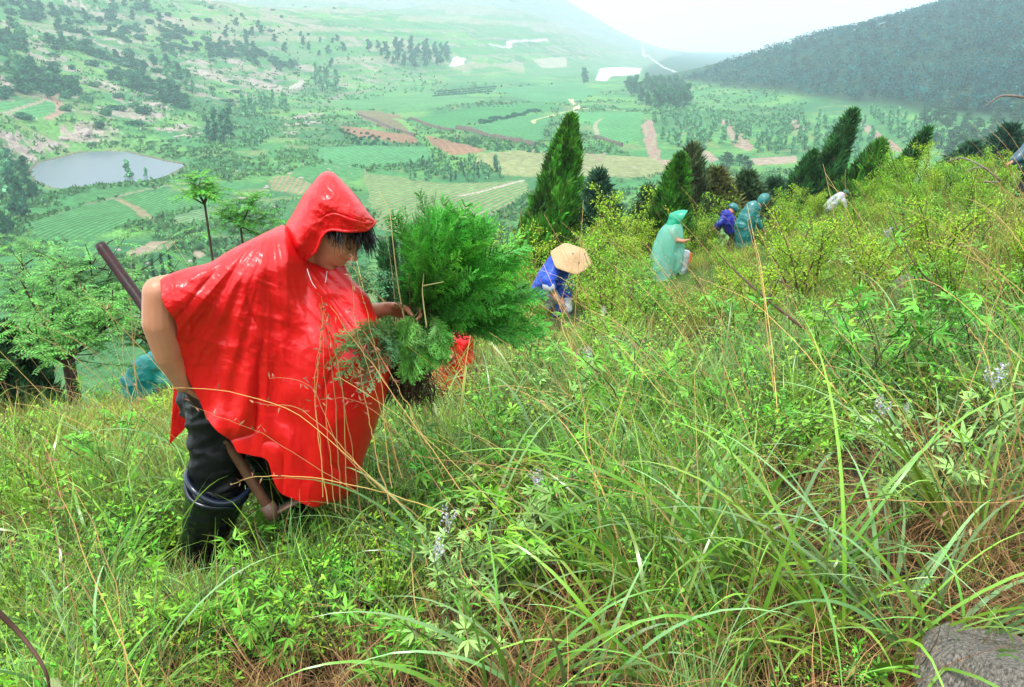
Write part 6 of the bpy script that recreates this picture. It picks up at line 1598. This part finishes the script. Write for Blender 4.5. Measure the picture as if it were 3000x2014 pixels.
# ---------------------------------------------------------------- the other planters
def cape(rings, folds, amp, seed, nu=64, sub=5, top_cap=True):
    """cloth hung in rings: each ring = centre, half width along the figure, half depth across, axis direction"""
    R = rng(seed); th = np.linspace(0, 2 * math.pi, nu, endpoint=False)
    C = spline([r[0] for r in rings], len(rings) * sub); A = spline([[r[1], r[2], 0] for r in rings], len(rings) * sub)
    V = []; n = len(C); ph = R.uniform(0, 6)
    for k in range(n):
        t = k / (n - 1); f = 1 + amp * t * np.sin(folds * th + ph + 2 * vnoise(th * 1.2 + seed, th * 0 + t * 3, seed)) + amp * .8 * (vnoise(th * 4, th * 0 + t * 9, seed + 2) - .5)
        V.append(C[k] + np.stack([np.cos(th) * A[k, 0] * f, np.sin(th) * A[k, 1] * f, R.normal(size=nu) * .002], 1))
    V = np.concatenate(V); Q = [[k * nu + j, k * nu + (j + 1) % nu, (k + 1) * nu + (j + 1) % nu, (k + 1) * nu + j] for k in range(n - 1) for j in range(nu)]; T = None
    if top_cap: V = np.vstack([V, C[0] + [0, 0, A[0, 0] * .4]]); T = [[len(V) - 1, (j + 1) % nu, j] for j in range(nu)]
    return V, Q, T

def head_geo(G, c, fwd, up, s=1.0): ellipsoid(G, c, (.093, .076, .117), basis(fwd, up) * s, 40, 32, face_fn)

def planter(label, base, parts_fn, body, cat="person"):
    t = thing("person", label, cat, base); off = -np.array(base, float)
    def add(nm, me, lab=None):
        o = link(nm, me, t, tuple(off))
        if lab: o["label"] = lab
        return o
    G = Geo(); body(G); add("body", remeshed("body", G, MAT_SKIN, .009, 2)); parts_fn(add); return t

def cloth_mesh(name, bones, mat, voxel=.014, seed=3, amp=.02, fx=9, fz=7):
    G = Geo()
    for b in bones: chain(G, b)
    me = remeshed(name, G, mat, voxel, 2); n = len(me.vertices)
    co = np.empty(n * 3, np.float32); me.vertices.foreach_get("co", co); co = co.reshape(-1, 3); nr = np.empty(n * 3, np.float32); me.vertices.foreach_get("normal", nr); nr = nr.reshape(-1, 3)
    co += nr * ((ridged(co[:, 0] * fx + co[:, 1] * fx, co[:, 2] * fz, seed, 3) - .5) * amp)[:, None]; me.vertices.foreach_set("co", co.ravel()); me.update(); return me

MAT_BLUE = mat_vinyl("blue_rainwear", (.012, .07, .55), .5, .15, None, .1, 7., .3)
MAT_DBLUE = mat_vinyl("dark_blue_jacket", (.008, .015, .30), .5, .1, None, .05, 7., .3)
MAT_TEAL = mat_vinyl("teal_rainwear", (.02, .20, .19), .38, .3, None, .15, 6., .35)
MAT_GREENH = mat_vinyl("green_hood", (.01, .42, .24), .4, .3, None, .25, 6., .3)
MAT_CLEAR = mat_vinyl("pale_green_clear_plastic", (.30, .72, .58), .3, .4, .62, .4, 6., .5)
MAT_TEALD = mat_vinyl("deep_teal_rainwear", (.005, .34, .30), .38, .3, None, .1, 6., .5)
MAT_GREYJ = mat_vinyl("pale_grey_raincoat", (.50, .52, .60), .5, .1, None, .2, 6., .3)
MAT_SLATE = mat_vinyl("slate_blue_raincoat", (.025, .085, .12), .45, .2, None, .1, 6., .3)
MAT_DARKT = mat_simple("dark_trousers", (.015, .018, .022), .8, .2)
MAT_PALET = mat_simple("pale_wet_trousers", (.45, .52, .52), .6, .3, noise=20., col2=(.3, .36, .38))
MAT_WHITEC = mat_simple("pale_cotton", (.42, .48, .54), .7, .2)
MAT_STRAWH = mat_simple("woven_straw", (.50, .34, .19), .7, .3, noise=30., bump=(90., .6, .004), col2=(.40, .26, .13))
MAT_ORANGE = mat_simple("orange_trim", (.75, .12, .04), .6, .3)

# 1: straw hat, blue, chopping at the slope
def p_hat():
    y = 10.6; f = lambda a, b, dy=0: V3(a, b, y + dy); gx = f(1630, 960); base = (gx[0], y, Hs(gx[0], y))
    hipc = f(1590, 850, .1); sh = f(1632, 778); hd = f(1668, 772, -.05); el = f(1622, 862, -.22); wr = f(1642, 892, -.3); el2 = f(1640, 860, .2)
    foot = np.array([gx[0] - .10, y + .1, base[2] + .04]); foot2 = np.array([gx[0] + .15, y - .05, base[2] + .04]); kn = (hipc + foot) / 2 + [.1, 0, 0]; kn2 = (hipc + foot2) / 2 + [.14, 0, .03]
    def body(G):
        chain(G, [(hipc, .12), ((hipc + sh) / 2, .12), (sh, .11), (hd + [-.04, 0, -.02], .06)]); chain(G, [(sh, .07), (f(1606, 826, -.2), .05), (el, .042), (wr, .03)]); chain(G, [(sh, .07), (el2, .045), (wr + [.03, .05, -.02], .03)])
        chain(G, [(hipc, .11), (kn, .06), (foot, .045)]); chain(G, [(hipc, .11), (kn2, .06), (foot2, .045)]); head_geo(G, hd, (.75, -.1, -.65), (.7, 0, .7), 1.0)
        hand(G, wr, (.5, -.1, -.7), (.4, .6, .2), (.5, .4, .6), 1.0, 1.6, 1)
    def parts(add):
        add("jacket", cloth_mesh("jacket", [[(hipc + [-.02, 0, 0], .15), ((hipc + sh) / 2 + [0, 0, .02], .165), (sh + [0, 0, .02], .14)], [(sh + [0, -.05, 0], .10), (f(1606, 822, -.2), .085), (f(1612, 838, -.22), .08)], [(sh + [.06, .06, -.02], .12), (f(1654, 840, .06), .12), (f(1640, 925, .08), .10)]], MAT_BLUE, .014, 5, .03))
        add("sleeve_cuff", cloth_mesh("sleeve_cuff", [[(f(1606, 838, -.22), .082), (f(1611, 841, -.225), .082)]], MAT_WHITEC, .012, 6, .004))
        add("trousers", cloth_mesh("trousers", [[(hipc, .13), (kn, .085), (foot + [0, 0, .08], .06)], [(hipc, .13), (kn2, .085), (foot2 + [0, 0, .08], .06)]], MAT_PALET, .014, 7, .02))
        for q in (foot, foot2): add("shoe", cloth_mesh("shoe", [[(q, .05), (q + [.14, -.02, -.01], .04)]], MAT_DARKT, .01, 8, .003))
    t = planter("person in blue rainwear and a wide straw hat, bent over digging in the grass", base, parts, body)
    # the hat: six-sided woven cone with a small knob
    c = f(1673, 757, -.06); ax = unit(np.array([.16, -.52, .84])); a = unit(np.cross(ax, [0, 1, 0])); b = np.cross(ax, a); G = Geo(); nu = 48; V = []
    prof = [(0, .090), (.03, .086), (.07, .072), (.12, .040), (.18, .018), (.25, .004), (.285, -.004), (.288, -.010), (.25, -.004), (.12, .025), (.03, .07)]
    th = np.linspace(0, 2 * math.pi, nu, endpoint=False)
    for r, h in prof:
        hexr = r * (1 - sstep(.10, .2, np.array(r)) * (1 - .90 / np.cos(((th + .2) % (math.pi / 3)) - math.pi / 6)) * .9); V.append(c + np.outer(hexr * np.cos(th), a) + np.outer(hexr * np.sin(th), b) + ax * h)
    V = np.concatenate(V); n = len(prof); Q = [[k * nu + j, k * nu + (j + 1) % nu, (k + 1) * nu + (j + 1) % nu, (k + 1) * nu + j] for k in range(n - 1) for j in range(nu)]; G.add(V, Q)
    h = link("straw_hat", G.mesh("straw_hat", MAT_STRAWH, True), t, tuple(-np.array(base)))
    G = Geo(); V, Q, T = tube([c + ax * .085, c + ax * .115], [.012, .009], 8); G.add(V, Q, T); link("hat_knob", G.mesh("hat_knob", MAT_WHITEC, True), h)
    G = Geo(); V, Q, T = tube([f(1628, 868, -.32), f(1648, 898, -.33), f(1690, 965, -.4)], .017, 8); G.add(V, Q, T)
    o = link("digging_pole", G.mesh("digging_pole", mat_simple("grey_wood", (.30, .22, .18), .8, .2, noise=20.)), None); tag(o, "worn grey wooden tool handle held by the person in the straw hat", "tool")
p_hat()

# 2: green hood and clear pale-green cape, stepping uphill
def p_green():
    y = 14.6; f = lambda a, b, dy=0: V3(a, b, y + dy); gx = f(1975, 830); base = (gx[0], y, Hs(gx[0], y))
    hp = f(1965, 745); ch = f(1962, 680); hd = f(1985, 632); kn = f(2008, 748, -.12); ft = f(1999, 806, -.12); kn2 = f(1950, 790, .12); ft2 = f(1940, 850, .15)
    def body(G):
        chain(G, [(hp, .13), (ch, .13), (f(1975, 655), .06), (hd, .06)]); chain(G, [(hp, .11), (kn, .065), (ft, .045)]); chain(G, [(hp, .11), (kn2, .065), (ft2, .045)]); head_geo(G, hd + [.015, 0, -.03], (.93, -.2, -.2), (.2, 0, 1), .88)
        chain(G, [(ch + [0, -.12, .05], .055), (f(1985, 705, -.22), .045), (f(2006, 708, -.28), .035)]); hand(G, f(2004, 705, -.28), (.9, -.1, .2), (0, .3, -.9), (0, -1, 0), 1, 1.2, 1)
    def parts(add):
        add("trousers", cloth_mesh("trousers", [[(hp, .14), (kn, .10), (ft + [0, 0, .05], .075)], [(hp, .14), (kn2, .10), (ft2 + [0, 0, .05], .075)]], MAT_PALET, .014, 11, .02))
        add("trouser_stripe", cloth_mesh("trouser_stripe", [[(kn + [.085, -.045, .03], .028), (kn + [.07, -.06, -.12], .024)]], MAT_ORANGE, .01, 12, .006))
        add("jacket", cloth_mesh("jacket", [[(hp + [0, 0, -.05], .145), (ch, .15), (ch + [.02, 0, .1], .10)]], MAT_GREENH, .014, 15, .02))
        rings = [(f(1972, 652), .09, .10), (f(1964, 668), .19, .21), (f(1958, 705), .27, .27), (f(1952, 750), .31, .29), (f(1950, 790, -.03), .32, .28), (f(1945, 818, -.05), .28, .26)]
        V, Q, T = cape(rings, 7, .10, 13); 
        # the hem sweeps down behind and up in front
        k = np.clip((base[2] + 1.25 - V[:, 2]) / 1.0, 0, 1); V[:, 2] += k * np.clip((V[:, 0] - hp[0] + .05) * 1.15, -.25, .5)
        G = Geo(); G.add(V, Q, T); add("cape", G.mesh("cape", MAT_CLEAR, True))
        G = Geo(); cx = f(1981, 634); 
        M = basis((.95, -.2, -.15), (.1, 0, 1)); 
        u = np.linspace(-math.pi * .78, math.pi * .78, 34); vv = np.linspace(0, 1, 16); P = []
        for v_ in vv:
            w = .145 * math.sin(.25 + v_ * 1.45); x = -.13 + .24 * v_
            P.append(np.stack([np.full(34, x) + (np.cos(u) * .07 * v_), np.sin(u) * w, np.cos(u) * w * 1.12 - .02], 1) @ M.T + cx)
        P = np.concatenate(P); G.add(P, grid_mesh(P, 34, 16)); V, Q, T = cape([(f(1976, 640), .11, .12), (f(1974, 655), .13, .14), (f(1970, 668), .15, .16)], 5, .05, 17, 40, 4, False); G.add(V, Q); add("hood", G.mesh("hood", MAT_GREENH, True))
        add("shoe", cloth_mesh("shoe", [[(ft, .05), (ft + [.14, 0, 0], .04)]], MAT_DARKT, .01, 8, .003)); add("shoe", cloth_mesh("shoe", [[(ft2, .05), (ft2 + [.14, 0, 0], .04)]], MAT_DARKT, .01, 8, .003))
    planter("person climbing to the right in a green hood and a clear pale green plastic cape", base, parts, body)
p_green()

def bent(label, y, hip, sh, head, hfwd, arms, feet, jacket_mat, trouser_mat, rad=(.15, .17, .14), hood=None, hood_mat=None, extra=None, hup=(.6, 0, .8), cap=None, seed=3):
    f = lambda q, dy=0: V3(q[0], q[1], y + (q[2] if len(q) > 2 else 0) + dy)
    h, s, hd = f(hip), f(sh), f(head); gx = f(feet[0]); base = (gx[0], y, Hs(gx[0], y))
    fts = []
    for q in feet: p = f(q); p[2] = Hs(p[0], p[1]) + .05; fts.append(p)
    def body(G):
        chain(G, [(h, .12), ((h + s) / 2, .12), (s, .10), (hd, .06)]); head_geo(G, hd, hfwd, hup)
        for a in arms:
            pts = [s] + [f(q) for q in a]; chain(G, list(zip(pts, [.065] + list(np.linspace(.05, .03, len(a)))))); hand(G, pts[-1], unit(pts[-1] - pts[-2]), (0, .4, -.8), (.1, -.9, .1), 1, 1.2, 1)
        for q in fts: chain(G, [(h, .1), ((h + q) / 2 + [.1, 0, .04], .06), (q, .045)])
    def parts(add):
        bones = [[(h, rad[0]), ((h + s) / 2 + [0, 0, .02], rad[1]), (s, rad[2])]]
        for a in arms: pts = [s] + [f(q) for q in a[:-1]] + [(f(a[-1]) * .75 + f(a[-2] if len(a) > 1 else sh) * .25)]; bones.append(list(zip(pts, np.linspace(rad[2] * .8, .06, len(pts)))))
        if extra: bones += [[(f(q[:2] + (q[2],)), q[3]) for q in e] for e in extra]
        add("jacket", cloth_mesh("jacket", bones, jacket_mat, .014, seed, .03))
        add("trousers", cloth_mesh("trousers", [[(h, .13), ((h + q) / 2 + [.1, 0, .04], .09), (q + [0, 0, .06], .065)] for q in fts], trouser_mat, .014, seed + 1, .02))
        for q in fts: add("shoe", cloth_mesh("shoe", [[(q, .05), (q + [.13, 0, 0], .04)]], MAT_DARKT, .012, 8, .003))
        if hood: M = basis(hfwd, hup); G = Geo(); ellipsoid(G, hd + M @ np.array([-.022, 0, .012]), np.array((.125, .108, .142)) * hood, M, 40, 28, lambda P: np.stack([P[:, 0] + .012 * (ridged(P[:, 1] * 14, P[:, 2] * 14, 5, 3) - .5), P[:, 1], P[:, 2] - .0 * P[:, 0]], 1)[:, :] * np.where(P[:, :1] > .055, [[.72, 1, 1]], [[1, 1, 1]])); add("hood", G.mesh("hood", hood_mat, True))
        if cap: M = basis(hfwd, hup); G = Geo(); ellipsoid(G, hd + M @ np.array([-.01, 0, .04]), (.105, .09, .09), M, 32, 24); add("cap", G.mesh("cap", cap, True))
        else:
            if not hood: M = basis(hfwd, hup); G = Geo(); ellipsoid(G, hd + M @ np.array([-.02, 0, .03]), (.09, .083, .10), M, 32, 24); add("hair", G.mesh("hair", MAT_HAIR, True))
    return planter(label, base, parts, body)

bent("person in a dark blue jacket bending left beside the one in teal", 19.3, (2140, 672), (2128, 632), (2148, 614, .1), (-.5, -.4, -.6), [[(2112, 652, -.1), (2094, 668, -.15)], [(2112, 655, .1), (2102, 676, .1)]], [(2135, 735), (2152, 735)], MAT_DBLUE, MAT_DARKT, (.15, .18, .15), 1.0, MAT_TEAL, None, (-.4, 0, .8), None, 21)
bent("person stooping to the right in a long teal hooded poncho behind the bushes", 18.2, (2178, 672), (2208, 612), (2240, 590), (.9, -.2, -.45), [[(2215, 650, -.1), (2232, 670, -.1)]], [(2175, 745), (2200, 745)], MAT_TEAL, MAT_DARKT, (.20, .21, .17), 1.15, MAT_TEAL, [[(2180, 690, 0, .22), (2190, 640, 0, .22), (2205, 612, 0, .18)], [(2178, 715, 0, .20), (2180, 660, 0, .22)]], (.5, 0, .85), None, 23)
bent("person in a pale grey raincoat and dark green cap, back just showing above the brow", 25.2, (2428, 608), (2462, 576), (2477, 568), (.8, -.2, -.6), [[(2470, 590, -.1), (2480, 610, -.1)]], [(2430, 660), (2445, 660)], MAT_GREYJ, MAT_DARKT, (.17, .17, .14), None, None, None, (.6, 0, .8), mat_simple("dark_green_cap", (.03, .12, .07), .7, .3), 25)
bent("person in a slate blue raincoat cut by the right edge of the picture", 12.6, (3012, 480), (3026, 432), (3066, 408), (.8, -.3, -.5), [[(2985, 462, -.1), (2966, 474, -.15)]], [(2980, 560), (3015, 560)], MAT_SLATE, MAT_DARKT, (.15, .17, .15), 1.1, MAT_SLATE, None, (.5, 0, .8), None, 27)
bent("person crouching in a deep teal rain cape, half hidden behind the bare forearm", 7.2, (415, 1125), (462, 1085), (490, 1092, .1), (.8, -.2, -.6), [[(490, 1120, -.1), (510, 1140, -.1)]], [(400, 1150), (440, 1150)], MAT_TEALD, MAT_DARKT, (.15, .16, .14), 1.1, MAT_TEALD, [[(385, 1120, 0, .10), (420, 1085, 0, .13), (465, 1065, 0, .14)], [(400, 1150, 0, .13), (455, 1140, 0, .16)]], (.6, 0, .8), None, 29)
bent("person in red rainwear crouching low in the grass below the seedling bundle", 5.3, (1335, 1110), (1322, 985), (1310, 925), (-.5, -.5, -.6), [[(1290, 1020, -.1), (1310, 1036, -.20)]], [(1310, 1180), (1345, 1180)], MAT_RED, MAT_DARKT, (.13, .12, .10), 1.0, MAT_RED, [[(1322, 1000, 0, .13), (1312, 1070, -.03, .125), (1302, 1150, -.08, .11)], [(1340, 1000, 0, .12), (1338, 1120, -.03, .125)]], (.3, 0, .9), None, 31)
# ================================================================ HAZE
def build_haze():
    xs, ys, zs = (-5200, 5200), (-40, 5150), (-70, 480)
    V = [(x, y, z) for z in zs for y in ys for x in xs]
    Q = [[0, 2, 3, 1], [4, 5, 7, 6], [0, 1, 5, 4], [1, 3, 7, 5], [3, 2, 6, 7], [2, 0, 4, 6]]
    m = bpy.data.materials.new("haze"); m.use_nodes = True; nt = m.node_tree; nt.nodes.clear()
    o = nt.nodes.new("ShaderNodeOutputMaterial"); v = nt.nodes.new("ShaderNodeVolumePrincipled")
    v.inputs["Color"].default_value = (.70, .89, 1.0, 1); v.inputs["Density"].default_value = HAZE_D; v.inputs["Anisotropy"].default_value = .0
    nt.links.new(v.outputs[0], o.inputs["Volume"])
    tag(link("haze", mesh_np("haze", V, Q, None, m)), kind="stuff")
HAZE_D = 0.0004
build_haze()
